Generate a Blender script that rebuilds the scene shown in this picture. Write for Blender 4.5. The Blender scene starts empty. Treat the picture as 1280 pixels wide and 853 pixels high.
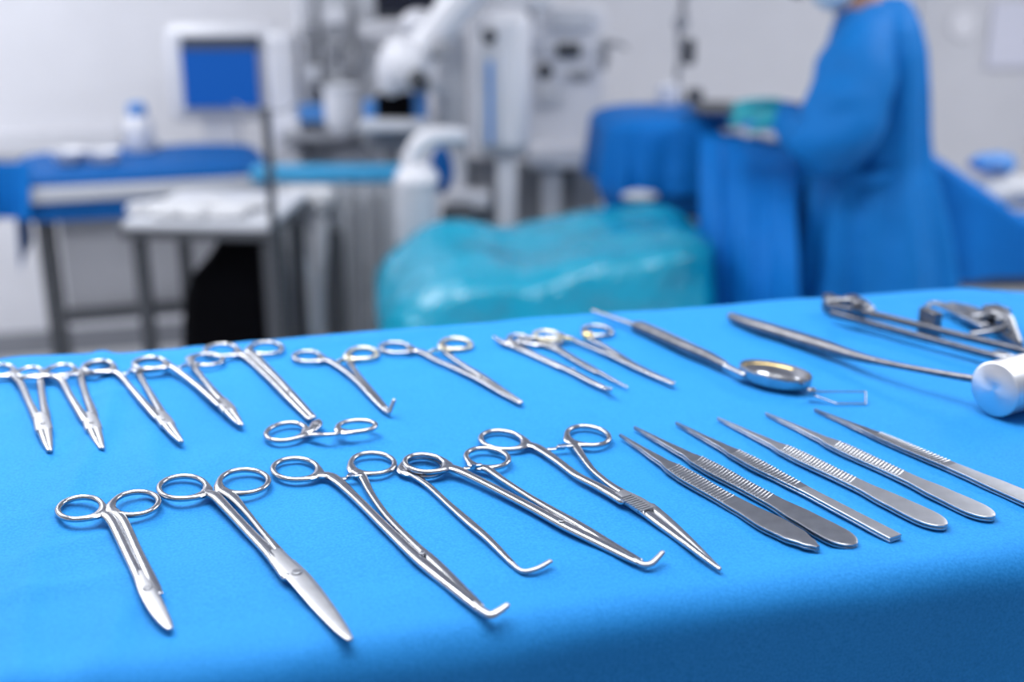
import bpy, bmesh, math, random
from mathutils import Vector, Matrix, noise
random.seed(7)
PI = math.pi
SC = bpy.context.scene
COL = SC.collection

# ------------------------------------------------------------------ camera, world, lights, exposure
F = 1450.0; PITCH = math.radians(18.2); CAMZ = 1.6; CT = math.cos(PITCH); ST = math.sin(PITCH)
cd = bpy.data.cameras.new('camera'); cam = bpy.data.objects.new('camera', cd); COL.objects.link(cam)
cam.location = (0, 0, CAMZ); cam.rotation_euler = (PI/2 - PITCH, 0, 0)
cd.sensor_width = 36; cd.lens = 36*F/1280; cd.clip_start = .02
cd.dof.use_dof = True; cd.dof.focus_distance = 0.71; cd.dof.aperture_fstop = 3.3
SC.camera = cam
SC.view_settings.view_transform = 'Standard'; SC.view_settings.look = 'None'
SC.view_settings.gamma = 1; SC.view_settings.use_curve_mapping = False
SC.view_settings.exposure = 0.0
w = bpy.data.worlds.new('world'); SC.world = w; w.use_nodes = True
w.node_tree.nodes['Background'].inputs[0].default_value = (.86, .9, 1, 1)
w.node_tree.nodes['Background'].inputs[1].default_value = 0.40

def area(name, loc, size, sy, power, col=(1, 1, 1), rot=(0, 0, 0)):
    l = bpy.data.lights.new(name, 'AREA'); l.shape = 'RECTANGLE'; l.size = size; l.size_y = sy
    l.energy = power; l.color = col
    o = bpy.data.objects.new(name, l); COL.objects.link(o); o.location = loc; o.rotation_euler = rot
    return o
LIGHTS = [(-.3, 1.0, 1.8, 1.2, 38, 'square white ceiling light panel above the instrument table', PI), (-2.1, 3.0, .9, 2.2, 48, 'long white ceiling light panel above the left steel table', PI), (2.35, 2.8, .9, 2.2, 58, 'long white ceiling light panel right of the gowned person', PI)]
for x, y, sx, sy, pw, lb, r_ in LIGHTS: area('ceiling_light_bank', (x, y, 2.93), sx, sy, pw, (.97, .98, 1))
area('operating_lamp_light', (-.75, 1.55, 2.6), .35, .35, 9, (1, .98, .95), (math.radians(-20), math.radians(-25), 0))

def ray(px, py):
    u = (px-640)/F; v = (py-426.5)/F
    return Vector((u, CT - v*ST, -(ST + v*CT)))
def at(px, py, Y):                       # point of the world at distance Y in front of the photographer
    r = ray(px, py); return Vector((0, 0, CAMZ)) + r*(Y/r.y)
ZT = 1.28                                # height of the draped instrument table
def tb(px, py, h=0.0):                   # point on the table top, h metres above the cloth
    r = ray(px, py); return Vector((0, 0, CAMZ)) + r*((ZT+h-CAMZ)/r.z)
def tscale(px, py):                      # pixels per metre there
    r = ray(px, py); return F/((ZT-CAMZ)/r.z)

# ------------------------------------------------------------------ materials
MATS = {}
def mat(name, col, rough=.5, metal=0, bump=None, var=0, emit=None, spec=.5, coat=0, stretch=None, sheen=0, alpha=None, trans=0):
    if name in MATS: return MATS[name]
    m = bpy.data.materials.new(name); m.use_nodes = True; nt = m.node_tree; b = nt.nodes['Principled BSDF']
    b.inputs['Base Color'].default_value = (*col, 1); b.inputs['Roughness'].default_value = rough
    b.inputs['Metallic'].default_value = metal; b.inputs['Specular IOR Level'].default_value = spec
    b.inputs['Coat Weight'].default_value = coat; b.inputs['Sheen Weight'].default_value = sheen
    b.inputs['Transmission Weight'].default_value = trans
    tc = nt.nodes.new('ShaderNodeTexCoord')
    mp = nt.nodes.new('ShaderNodeMapping'); nt.links.new(tc.outputs['Object'], mp.inputs[0])
    if stretch: mp.inputs['Scale'].default_value = stretch
    if var:
        n = nt.nodes.new('ShaderNodeTexNoise'); n.inputs['Scale'].default_value = 6 if not metal else 120
        n.inputs['Detail'].default_value = 4; nt.links.new(mp.outputs[0], n.inputs[0])
        r = nt.nodes.new('ShaderNodeValToRGB')
        r.color_ramp.elements[0].position = .3; r.color_ramp.elements[1].position = .7
        r.color_ramp.elements[0].color = (*[c*(1-var) for c in col], 1); r.color_ramp.elements[1].color = (*[min(1, c*(1+var*.5)) for c in col], 1)
        nt.links.new(n.outputs[0], r.inputs[0]); nt.links.new(r.outputs[0], b.inputs['Base Color'])
    if bump:
        n = nt.nodes.new('ShaderNodeTexNoise'); n.inputs['Scale'].default_value = bump[0]; n.inputs['Detail'].default_value = 3
        nt.links.new(mp.outputs[0], n.inputs[0])
        bp = nt.nodes.new('ShaderNodeBump'); bp.inputs['Strength'].default_value = bump[1]; bp.inputs['Distance'].default_value = bump[2]
        nt.links.new(n.outputs[0], bp.inputs['Height']); nt.links.new(bp.outputs[0], b.inputs['Normal'])
    if emit:
        b.inputs['Emission Color'].default_value = (*emit[:3], 1); b.inputs['Emission Strength'].default_value = emit[3]
    MATS[name] = m; return m

STEEL = mat('polished_steel', (.47, .48, .51), .17, 1, (900, .12, .0004), .12)
SATIN = mat('satin_steel', (.48, .49, .52), .36, 1, (1400, .25, .0003), .1)
GRIP = mat('dull_steel', (.35, .36, .39), .3, 1, (1100, .2, .0004), .15)
DSTEEL = mat('dark_worn_steel', (.21, .21, .23), .32, 1, (900, .3, .0006), .25)
GOLD = mat('gold_plating', (.86, .66, .30), .3, 1, None, .25)
GOLDISH = mat('warm_worn_steel', (.74, .68, .52), .28, 1, None, .25)
WALL = mat('wall_paint', (.74, .745, .79), .55, 0, (40, .1, .002), .03)
FLOOR = mat('vinyl_floor', (.60, .61, .64), .3, 0, None, .05)
CEIL = mat('ceiling_paint', (.74, .74, .77), .7)
WHITE = mat('white_enamel', (.68, .69, .74), .35, 0, None, .03, coat=.2)
PALE = mat('pale_grey_plastic', (.52, .54, .59), .4, 0, None, .04)
MID = mat('mid_grey_plastic', (.25, .26, .29), .45, 0, None, .05)
DARK = mat('dark_grey_plastic', (.05, .055, .065), .45, 0, None, .1)
BLACK = mat('black_cloth', (.002, .002, .003), .9, 0, (30, .3, .01), spec=.05)
INOX = mat('brushed_stainless', (.45, .46, .49), .35, 1, (60, .1, .001), .1, stretch=(1, 1, 14))
SCREEN = mat('blue_screen', (.005, .03, .15), .45, spec=.1, emit=(.006, .085, .36, .85))
SCREEND = mat('screen_dark_strip', (.06, .075, .11), .3)
BLUEP = mat('blue_plastic', (.07, .25, .62), .4)
GREYC = mat('grey_cover_film', (.44, .46, .50), .4, 0, (9, .5, .05))
TEALW = mat('teal_tray_liner', (.03, .29, .55), .4)
DRAPEB = mat('theatre_drape_blue', (.001, .155, .53), .62, 0, (14, .35, .03), .06, spec=.2)
DRAPEM = mat('dark_blue_drape', (.001, .095, .34), .65, 0, (14, .3, .03), .06, spec=.2)
GOWN = mat('gown_blue', (.001, .15, .48), .65, 0, (12, .4, .03), .08, spec=.2)
TEAL = mat('glossy_teal_film', (.002, .33, .52), .2, 0, (6, .8, .1), .06, coat=.5)
GLOVE = mat('teal_glove', (.01, .34, .42), .4)
SKIN = mat('skin', (.40, .22, .15), .5)
MASKM = mat('mask_paper', (.5, .66, .8), .7)
GAUZE = mat('white_gauze', (.55, .56, .59), .8, 0, (25, .5, .02))
FILM = mat('clear_film', (.8, .85, .9), .15)

def cloth_material():
    m = bpy.data.materials.new('instrument_drape'); m.use_nodes = True; nt = m.node_tree; b = nt.nodes['Principled BSDF']
    tc = nt.nodes.new('ShaderNodeTexCoord')
    mp = nt.nodes.new('ShaderNodeMapping'); mp.inputs['Rotation'].default_value = (0, 0, -math.radians(14)); nt.links.new(tc.outputs['Object'], mp.inputs[0])
    n = nt.nodes.new('ShaderNodeTexNoise'); n.inputs['Scale'].default_value = 620; n.inputs['Detail'].default_value = 5; nt.links.new(mp.outputs[0], n.inputs[0])
    n2 = nt.nodes.new('ShaderNodeTexNoise'); n2.inputs['Scale'].default_value = 7; n2.inputs['Detail'].default_value = 6; nt.links.new(mp.outputs[0], n2.inputs[0])
    mx = nt.nodes.new('ShaderNodeMath'); mx.operation = 'ADD'
    m3 = nt.nodes.new('ShaderNodeMath'); m3.operation = 'MULTIPLY'; m3.inputs[1].default_value = .35
    nt.links.new(n2.outputs[0], m3.inputs[0]); nt.links.new(m3.outputs[0], mx.inputs[0]); nt.links.new(n.outputs[0], mx.inputs[1])
    r = nt.nodes.new('ShaderNodeValToRGB'); r.color_ramp.elements[0].position = .4; r.color_ramp.elements[1].position = .95
    r.color_ramp.elements[0].color = (.008, .185, .52, 1); r.color_ramp.elements[1].color = (.024, .265, .68, 1)
    nt.links.new(mx.outputs[0], r.inputs[0]); nt.links.new(r.outputs[0], b.inputs['Base Color'])
    bp = nt.nodes.new('ShaderNodeBump'); bp.inputs['Strength'].default_value = .4; bp.inputs['Distance'].default_value = .0004
    nt.links.new(n.outputs[0], bp.inputs['Height']); nt.links.new(bp.outputs[0], b.inputs['Normal'])
    b.inputs['Roughness'].default_value = .75; b.inputs['Specular IOR Level'].default_value = .2
    return m
CLOTH = cloth_material()

# ------------------------------------------------------------------ mesh helpers
def tag(o, label=None, cat=None, group=None, kind=None):
    if label: o['label'] = label
    if cat: o['category'] = cat
    if group: o['group'] = group
    if kind: o['kind'] = kind
    return o
def thing(name, loc, label, cat, group=None):
    o = bpy.data.objects.new(name, None); COL.objects.link(o); o.location = loc; o.empty_display_size = .02
    return tag(o, label, cat, group)
def base_loc(o):
    v = Vector((0, 0, 0))
    while o: v += o.location; o = o.parent
    return v
def obj(name, bm, m, parent=None, smooth=True, bevel=0, label=None, sub=0, origin=None):
    bmesh.ops.recalc_face_normals(bm, faces=bm.faces[:])
    me = bpy.data.meshes.new(name)
    off = base_loc(parent) if parent else Vector((0, 0, 0))
    if origin is None and len(bm.verts):
        lo = Vector([min(v.co[i] for v in bm.verts) for i in range(3)]); hi = Vector([max(v.co[i] for v in bm.verts) for i in range(3)])
        origin = Vector(((lo.x+hi.x)/2, (lo.y+hi.y)/2, lo.z))
    bmesh.ops.translate(bm, verts=bm.verts[:], vec=-origin)
    bm.to_mesh(me); bm.free()
    o = bpy.data.objects.new(name, me); COL.objects.link(o); me.materials.append(m)
    o.location = origin - off
    if parent: o.parent = parent
    if bevel:
        b = o.modifiers.new('b', 'BEVEL'); b.width = bevel; b.segments = 2; b.limit_method = 'ANGLE'
    if sub:
        s = o.modifiers.new('s', 'SUBSURF'); s.levels = s.render_levels = sub
    if smooth:
        for p in me.polygons: p.use_smooth = True
        if not sub: me.set_sharp_from_angle(angle=math.radians(40))
    if label: o['label'] = label
    return o
def catmull(P, k=6, closed=False):
    n = len(P); out = []
    if n < 3: k = max(k, 1)
    rng = range(n if closed else n-1)
    for i in rng:
        g = (lambda j: P[j % n]) if closed else (lambda j: P[max(0, min(n-1, j))])
        a, b, c, d = g(i-1), g(i), g(i+1), g(i+2)
        for s in range(k):
            t = s/k
            out.append(tuple(.5*((2*b[q]) + (-a[q]+c[q])*t + (2*a[q]-5*b[q]+4*c[q]-d[q])*t*t + (-a[q]+3*b[q]-3*c[q]+d[q])*t**3) for q in range(len(b))))
    if not closed: out.append(tuple(P[-1]))
    return out
def sweep(bm, P, n=12, p=2.0, closed=False, k=6, cap=.5, up=Vector((0, 0, 1))):
    """P: (x, y, z, width, height); a smooth bar through them."""
    Q = catmull(P, k, closed); rings = []
    N = len(Q)
    ext = []
    if not closed:
        a = Vector(Q[0][:3]); b = Vector(Q[1][:3]); t = (a-b).normalized(); m_ = min(Q[0][3], Q[0][4])*cap
        e1 = [(*(a+t*m_*.7), Q[0][3]*.75, Q[0][4]*.75), (*(a+t*m_), Q[0][3]*.3, Q[0][4]*.3)]
        a = Vector(Q[-1][:3]); b = Vector(Q[-2][:3]); t = (a-b).normalized(); m_ = min(Q[-1][3], Q[-1][4])*cap
        e2 = [(*(a+t*m_*.7), Q[-1][3]*.75, Q[-1][4]*.75), (*(a+t*m_), Q[-1][3]*.3, Q[-1][4]*.3)]
        Q = e1[::-1] + Q + e2; N = len(Q)
    for i, q in enumerate(Q):
        if closed: t = Vector(Q[(i+1) % N][:3]) - Vector(Q[i-1][:3])
        else: t = Vector(Q[min(i+1, N-1)][:3]) - Vector(Q[max(i-1, 0)][:3])
        t.normalize(); s = t.cross(up)
        if s.length < 1e-4: s = Vector((1, 0, 0))
        s.normalize(); u_ = s.cross(t).normalized()
        r = []
        for j in range(n):
            a = 2*PI*(j+.5)/n; ca, sa = math.cos(a), math.sin(a)
            x = math.copysign(abs(ca)**(2/p), ca)*q[3]/2; y = math.copysign(abs(sa)**(2/p), sa)*q[4]/2
            r.append(bm.verts.new(Vector(q[:3]) + s*x + u_*y))
        rings.append(r)
    for i in range(N if closed else N-1):
        A, B = rings[i], rings[(i+1) % N]
        for j in range(n): bm.faces.new((A[j], A[(j+1) % n], B[(j+1) % n], B[j]))
    if not closed: bm.faces.new(rings[0][::-1]); bm.faces.new(rings[-1])
    return bm
def box(bm, c, s, rz=0, rx=0, ry=0):
    M = Matrix.Translation(Vector(c)) @ Matrix.Rotation(rz, 4, 'Z') @ Matrix.Rotation(ry, 4, 'Y') @ Matrix.Rotation(rx, 4, 'X') @ Matrix.Diagonal((*s, 1))
    bmesh.ops.create_cube(bm, size=1, matrix=M); return bm
def cyl(bm, a, b, r, r2=None, n=20):
    a, b = Vector(a), Vector(b); d = b-a; r2 = r if r2 is None else r2
    M = Matrix.Translation((a+b)/2) @ d.to_track_quat('Z', 'Y').to_matrix().to_4x4()
    bmesh.ops.create_cone(bm, cap_ends=True, segments=n, radius1=r, radius2=r2, depth=d.length, matrix=M); return bm
def ball(bm, c, r, s=(1, 1, 1), n=20):
    bmesh.ops.create_uvsphere(bm, u_segments=n, v_segments=n//2, radius=r, matrix=Matrix.Translation(Vector(c)) @ Matrix.Diagonal((*s, 1))); return bm
def lathe(bm, c, prof, n=28):
    rings = []
    for r, z in prof:
        rings.append([bm.verts.new((c[0]+r*math.cos(2*PI*j/n), c[1]+r*math.sin(2*PI*j/n), c[2]+z)) for j in range(n)])
    for A, B in zip(rings, rings[1:]):
        for j in range(n): bm.faces.new((A[j], A[(j+1) % n], B[(j+1) % n], B[j]))
    bm.faces.new(rings[0][::-1]); bm.faces.new(rings[-1]); return bm
def BM(): return bmesh.new()
def pbox(bm, x0, y0, x1, y1, Y, d, rz=0):
    """a box whose front face covers that part of the view at distance Y."""
    a = at(x0, (y0+y1)/2, Y); b = at(x1, (y0+y1)/2, Y); zt = at(x0, y0, Y).z; zb = at(x0, y1, Y).z
    return box(bm, ((a.x+b.x)/2, Y+d/2, (zt+zb)/2), (abs(b.x-a.x), d, abs(zt-zb)), rz)
def loft(bm, secs, n=40, fold=0.0, nf=9, seed=0, p=2.0, captop=True):
    """secs: (center, rx, ry) from top to bottom, folds growing downwards."""
    rings = []
    for i, (c, rx, ry) in enumerate(secs):
        g = i/max(1, len(secs)-1); r = []
        for j in range(n):
            a = 2*PI*j/n; ca, sa = math.cos(a), math.sin(a)
            f = 1 + fold*g*(math.sin(nf*a+seed+1.5*math.sin(2*a)) + .5*math.sin((nf*1.7//1)*a + seed*2))
            r.append(bm.verts.new((c[0]+math.copysign(abs(ca)**(2/p), ca)*rx*f, c[1]+math.copysign(abs(sa)**(2/p), sa)*ry*f, c[2])))
        rings.append(r)
    for A, B in zip(rings, rings[1:]):
        for j in range(n): bm.faces.new((A[j], A[(j+1) % n], B[(j+1) % n], B[j]))
    if captop: bm.faces.new(rings[0][::-1])
    return bm

# ------------------------------------------------------------------ the room
RY = math.radians(14)
E1 = Vector((math.cos(RY), math.sin(RY), 0)); E2 = Vector((-math.sin(RY), math.cos(RY), 0))
def room(a, b, z): return Vector((0, 5.2, 0)) + E1*a + E2*b + Vector((0, 0, z))
tag(obj('floor', box(BM(), room(.5, -3.5, -.05), (9, 8, .1), RY), FLOOR), kind='structure')
tag(obj('ceiling', box(BM(), room(.5, -3.5, 3.05), (9, 8, .1), RY), CEIL), kind='structure')
tag(obj('wall_back', box(BM(), room(.5, .05, 1.5), (9, .1, 3), RY), WALL), kind='structure')
tag(obj('wall_left', box(BM(), room(-3.95, -3, 1.5), (.1, 6, 3), RY), WALL), kind='structure')
tag(obj('wall_right', box(BM(), room(4.95, -3, 1.5), (.1, 6, 3), RY), WALL), kind='structure')
tag(obj('baseboard_back', box(BM(), room(.5, -.01, .05), (8.8, .02, .1), RY), MID), kind='structure')
o = obj('trim_1', box(BM(), room(2.0, -.03, 1.5), (.07, .06, 3), RY), WHITE, bevel=.005); tag(o, kind='structure')
o = obj('trim_2', box(BM(), room(-2.75, -.03, .90), (2.2, .05, .09), RY), WHITE, bevel=.005); tag(o, kind='structure')
for x, y, sx, sy, pw, lb, r_ in LIGHTS:
    t = thing('ceiling_light', (x, y, 2.95), lb, 'ceiling light')
    obj('frame', box(BM(), (x, y, 2.975), (sx+.08, sy+.08, .04)), WHITE, t)
    obj('diffuser', box(BM(), (x, y, 2.952), (sx, sy, .02)), mat('lit_diffuser', (.9, .9, .9), .5, emit=(.95, .97, 1, 1.6)), t)

# ------------------------------------------------------------------ instrument table and its drape
FL = Vector((-.245, .4476, 0)) - E1*.13; W = 1.15; D = .5225
SX = .13
def tmax(s):
    return D if s < .995 else D - (s-.995)*.62
tp = FL + E1*.55 + E2*.24
t = thing('instrument_table', (tp.x, tp.y, 0), 'tall steel table under the bright blue drape in front', 'table')
obj('tabletop', box(BM(), (FL + E1*.55 + E2*.25 + Vector((0, 0, ZT-.018))), (1.0, .44, .02), RY), INOX, t, bevel=.004)
for a, b in ((.1, .08), (1.0, .08), (.1, .38), (1.0, .38)):
    q = FL + E1*a + E2*b
    obj('leg', cyl(BM(), (q.x, q.y, .02), (q.x, q.y, ZT-.028), .015), INOX, t)
def foldx(x, L, r=.022):
    """path over an edge: returns inward position, drop."""
    def one(d):
        if d <= 0: return 0, 0
        arc = r*PI/2
        if d < arc: a = d/r; return r*math.sin(a), r*(1-math.cos(a))
        return r + (d-arc)*.05, r + (d-arc)
    if x < r: o_, dz = one(r-x); return r-o_, dz
    if x > L-r: o_, dz = one(x-(L-r)); return L-r+o_, dz
    return x, 0
def drape():
    bm = BM(); NX, NY = 300, 190; dl = .34
    g = []
    for i in range(NX+1):
        row = []; s = -dl + (W+2*dl)*i/NX
        for j in range(NY+1):
            tt = -dl + (D+2*dl)*j/NY
            x, dx = foldx(s, W, .02); y, dy = foldx(tt, D, .022 if tt < .2 else .012)
            drop = math.hypot(dx, dy)
            yy = y*tmax(max(0, min(W, x)))/D if y > 0 else y
            if y > D: yy = tmax(max(0, min(W, x))) + (y-D)
            p = FL + E1*x + E2*yy
            # soft wrinkles
            n1 = noise.noise(Vector((s*9, tt*14, 1.3)))
            n2 = noise.noise(Vector((s*26+3, tt*16, 4.1)))
            q_ = max(0, min(1, (.36-s)/.2)); edge = 1 + 1.8*q_*q_*(3-2*q_)
            z = ZT - .0006 - .0010*edge*(.45 - n1) - .0009*abs(n2)*edge + .0005*noise.noise(Vector((s*60, tt*45, 2)))
            # pressed creases and ridges
            s0 = s; s = s - SX
            dd = (tt - .505 + .02*math.sin(s*9)); z += .0016*math.exp(-(dd/.008)**2)
            dc = (s-.05-.02*math.sin(tt*8)); z += .0034*math.exp(-(dc/.008)**2)*(1 if tt < .46 else 0)*(.6+.4*math.sin(tt*31))
            dc = (s-.02+.012*math.sin(tt*13)); z += .0032*math.exp(-(dc/.007)**2)
            dc = (tt-.03-.15*(s-.1)) ; z += .0014*math.exp(-(dc/.014)**2)*(1 if s < .4 else 0)
            for k in range(7):
                cx, cy, an, ln = (.02, .05, .0, .45, .03, .6, .04)[k], (.10, .22, .30, .03, .40, .02, .16)[k], (.2, .4, 1.2, .1, .3, -.1, .5)[k], .04
                u = (s-cx)*math.cos(an)+(tt-cy)*math.sin(an); v = -(s-cx)*math.sin(an)+(tt-cy)*math.cos(an)
                z += .0022*math.exp(-(v/.006)**2-(u/ln)**2)
            s = s0
            if drop > 0:
                amp = min(1, drop/.2)
                if dy > 0 and tt < 0:
                    w_ = .010*amp*math.sin(s*21+1.2*math.sin(s*7)) + .004*amp*math.sin(s*55+drop*14)+.006*amp*noise.noise(Vector((s*6, drop*9, 0)))
                    p -= E2*w_
                elif dy > 0: p += E2*.008*amp*math.sin(s*24)
                if dx > 0:
                    w_ = .010*amp*math.sin(tt*30+1.1*math.sin(tt*9)); p += E1*(w_ if s > W/2 else -w_)
            row.append(bm.verts.new((p.x, p.y, z - drop)))
        g.append(row)
    for i in range(NX):
        for j in range(NY): bm.faces.new((g[i][j], g[i+1][j], g[i+1][j+1], g[i][j+1]))
    return bm
o = obj('table_drape', drape(), CLOTH); tag(o, 'bright blue fabric drape spread under all the steel instruments', 'drape')

# ------------------------------------------------------------------ ring-handled instruments
def ring_bm(c, rx, ry, att, tw=.0030, th=.0030, bulge=.0022, z=.0022, tilt=0, ax=Vector((0, 1, 0))):
    bm = BM(); n = 40; P = []
    sx_ = Vector((ax.y, -ax.x, 0)); dv = Vector((att[0]-c[0], att[1]-c[1], 0))
    a0 = math.atan2(dv.dot(ax)/ry, dv.dot(sx_)/rx)
    for i in range(n):
        a = 2*PI*i/n; d = (a-a0+PI) % (2*PI)-PI
        b = bulge*math.exp(-(d/.5)**2)
        x = math.cos(a); y = math.sin(a)
        q = sx_*((rx-tw/2+b/2)*x) + ax*((ry-tw/2+b/2)*y)
        P.append((c[0]+q.x, c[1]+q.y, ZT+z+tilt*y*ry, tw+b, th))
    return sweep(bm, P, n=12, closed=True, k=1)
WK = 1.25
def half(parent, ring, path, m=STEEL, ringm=None, z=.0022, ratio=1.22, sw=1.0, part='shank'):
    """ring: (px, py, width px); path: list of (px, py, width mm, height mm, z mm) starting on the ring."""
    if ring:
        c = tb(ring[0], ring[1], z); s = tscale(ring[0], ring[1]); rx = ring[2]/2/s; ry = rx*ratio
        a = tb(path[0][0], path[0][1], z)
        fa = tb(path[-1][0], path[-1][1], z); f1 = tb(path[1][0], path[1][1], z); ax = (fa-f1); ax.z = 0; ax.normalize(); sd_ = Vector((ax.y, -ax.x, 0))
        def pxx(v):
            q = c + v - Vector((0, 0, CAMZ)); zz = q.y*CT - q.z*ST; return 640 + F*q.x/zz
        k0 = pxx(Vector((0, 0, 0))); rx = ring[2]/2/math.hypot((pxx(sd_*1e-3)-k0)*1e3, (pxx(ax*1e-3*ratio)-k0)*1e3); ry = rx*ratio
        dv = Vector((a.x-c.x, a.y-c.y, 0)); e = Vector((dv.dot(sd_)/rx, dv.dot(ax)/ry, 0)).normalized()
        st = c + sd_*(e.x*(rx-.0002)) + ax*(e.y*(ry-.0002)); st.z = ZT+z
        tilt = ring[3] if len(ring) > 3 else 0
        obj('finger_ring', ring_bm(c, rx, ry, a, .0040*sw, .0036*sw, .0042*sw, z, tilt, ax), ringm or m, parent)
        P = [(st.x, st.y, ZT+z, path[0][2]*1e-3*WK, path[0][3]*1e-3)]
    else: P = []
    for q in (path[1:] if ring else path):
        w_ = tb(q[0], q[1], q[4]*1e-3); P.append((w_.x, w_.y, w_.z, q[2]*1e-3*WK, q[3]*1e-3))
    obj(part, sweep(BM(), P, n=14, p=2.4), m, parent)
def bar(parent, name, pts, m=STEEL, p=2.4, n=14, k=6, cap=.5, label=None):
    P = []
    for q in pts:
        w_ = tb(q[0], q[1], q[4]*1e-3); P.append((w_.x, w_.y, w_.z, q[2]*1e-3, q[3]*1e-3))
    return obj(name, sweep(BM(), P, n=n, p=p, k=k, cap=cap), m, parent, label=label)
def screw(parent, px, py, z, r=.0022, m=GRIP):
    c = tb(px, py, z); bm = cyl(BM(), c, c+Vector((0, 0, .0009)), r, r*.8, 20); obj('pivot_screw', bm, m, parent, bevel=.0002)
def ratchet(parent, a, b, z=.0028, m=STEEL):
    A = tb(a[0], a[1], z); B = tb(b[0], b[1], z); mid = (A+B)/2; d = (B-A)
    for k, (p0, p1, zz) in enumerate(((A, A+d*.62, -.0007), (B, B-d*.62, .0009))):
        bm = BM(); v = Vector((0, 0, zz))
        sweep(bm, [(*(p0+v), .0034, .0020), (*((p0+p1)/2+v), .003, .0018), (*(p1+v), .0028, .0016)], n=8, p=4, k=2)
        for j in range(4):
            q = p1 + (p0-p1)*(.08+.13*j) + v + Vector((0, 0, .0010 if k else .0009))
            box(bm, q, (.0008, .0028, .0007), math.atan2(d.y, d.x))
        obj('ratchet', bm, m, parent)
def inst(name, px, py, label, cat, group=None):
    p = tb(px, py); return thing(name, (p.x, p.y, ZT), label, cat, group)

# --- front row
t = inst('surgical_scissors', 187, 745, 'smallest scissors of the front row, at its left end, with satin blades', 'scissors')
half(t, (100, 635.5, 64), [(129, 643, 6, 3.4), (138, 650, 5.2, 3.6, 2.2), (158, 690, 4.8, 3.6, 2.4), (176, 726, 5.4, 3.4, 2.6), (188, 748, 6.5, 2.4, 2.6)])
half(t, (169.5, 629.5, 66), [(146, 636, 6, 3.4), (153, 650, 5, 3.6, 2.2), (172, 690, 4.8, 3.6, 2.4), (189, 726, 5.4, 3.4, 2.6), (195, 744, 6, 2.4, 2.0)])
bar(t, 'blade', [(186, 742, 8.5, 1.6, 1.2), (197, 762, 8.2, 1.6, 1.2), (207, 779, 6.4, 1.5, 1.1), (213, 787, 3, 1.2, 1.0)], SATIN, p=3)
bar(t, 'blade', [(174, 716, 7, 2.6, 3.0), (184, 738, 9, 2.2, 3.2), (196, 760, 8.6, 1.8, 2.8), (206, 777, 6.2, 1.6, 2.3), (212, 786, 3.2, 1.2, 1.9)], SATIN, p=3, label='pale satin upper blade')
screw(t, 184, 736, .0042, .0028)

t = inst('surgical_scissors', 372, 718, 'longest scissors, second from the left in the front row, with broad pale blades', 'scissors')
half(t, (228, 609.5, 67), [(259, 617, 6, 3.6), (268, 620, 6, 3.8, 2.4), (281, 633, 5.4, 4, 2.4), (310, 664, 5.2, 4, 2.6), (338, 693, 6, 4, 2.8), (362, 722, 7, 3.2, 2.8)])
half(t, (305, 602, 69), [(283, 611, 6, 3.6), (291, 622, 5.4, 3.8, 2.2), (308, 641, 3.6, 3.6, 2.2), (330, 668, 3.4, 3.6, 2.4), (350, 691, 4.4, 3.4, 2.4), (366, 711, 6, 3, 2.2)])
bar(t, 'blade', [(356, 704, 11.5, 1.8, 1.3), (378, 726, 11.8, 1.8, 1.3), (405, 760, 10.5, 1.7, 1.3), (428, 788, 6.5, 1.5, 1.2), (438, 800, 3, 1.2, 1.1)], SATIN, p=3)
bar(t, 'blade', [(341, 690, 10, 2.8, 3.4), (360, 710, 11.8, 2.4, 3.5), (376, 726, 11.8, 2, 3.2), (403, 758, 10.6, 1.8, 2.9), (426, 786, 7, 1.5, 2.5), (437, 799, 3.4, 1.2, 2.1)], SATIN, p=3, label='pale satin upper blade')
screw(t, 371, 716, .0044, .0032)

t = inst('right_angle_clamp', 533, 690, 'long hook-tipped clamp right of the largest front scissors, hook nearest the table edge', 'clamp', )
half(t, (369, 586.5, 64), [(400, 596, 6, 3.6), (416, 597, 6.5, 3.6, 2.4), (444, 622, 5, 4, 2.6), (480, 658, 5, 4, 2.8), (517, 694, 5.6, 4.4, 2.8), (545, 718, 6, 4.6, 2.8), (580, 747, 5, 4.4, 2.6), (600, 763, 4.2, 3.6, 2.4)])
half(t, (466, 579.5, 62), [(448, 588, 6, 3.6), (453, 597, 5, 3.6, 2.4), (464, 618, 4, 3.6, 2.4), (484, 646, 3.8, 3.8, 2.4), (517, 680, 4, 4, 2.6), (545, 705, 5, 4.2, 2.8), (575, 735, 5, 4, 2.8), (600, 759, 4, 3.6, 2.6)])
bar(t, 'jaw', [(593, 756, 5.5, 4, 2.6), (604, 765, 5, 3.8, 2.6), (614, 769, 4.6, 3.4, 3), (624, 764, 4.2, 3, 4.2), (634, 757, 3.4, 2.6, 5.4)], SATIN, k=8, label='satin hooked jaw tip')
ratchet(t, (424, 598), (452, 596))
screw(t, 528, 692, .005, .0022)

t = inst('hooked_half_clamp', 562, 632, 'thin single-ring hooked shank between the two long hook-tipped clamps', 'clamp')
half(t, (529, 583.5, 58), [(508, 589, 5.5, 3), (519, 596, 4.2, 3, 2.0), (537, 609, 3.6, 3, 2.2), (561, 631, 3.8, 3, 2.3), (586, 653, 4.6, 3.4, 2.4), (611, 675, 4, 3.4, 2.4), (641, 706, 3, 3, 2.4)], z=.0018)
bar(t, 'jaw', [(638, 703, 3.2, 3, 2.4), (648, 712, 3, 2.8, 2.4), (657, 715, 3, 2.8, 2.6), (672, 711, 3.2, 2.6, 3.6), (688, 702, 3.2, 2.2, 4.8)], SATIN, k=8, label='satin hooked tip')

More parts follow.
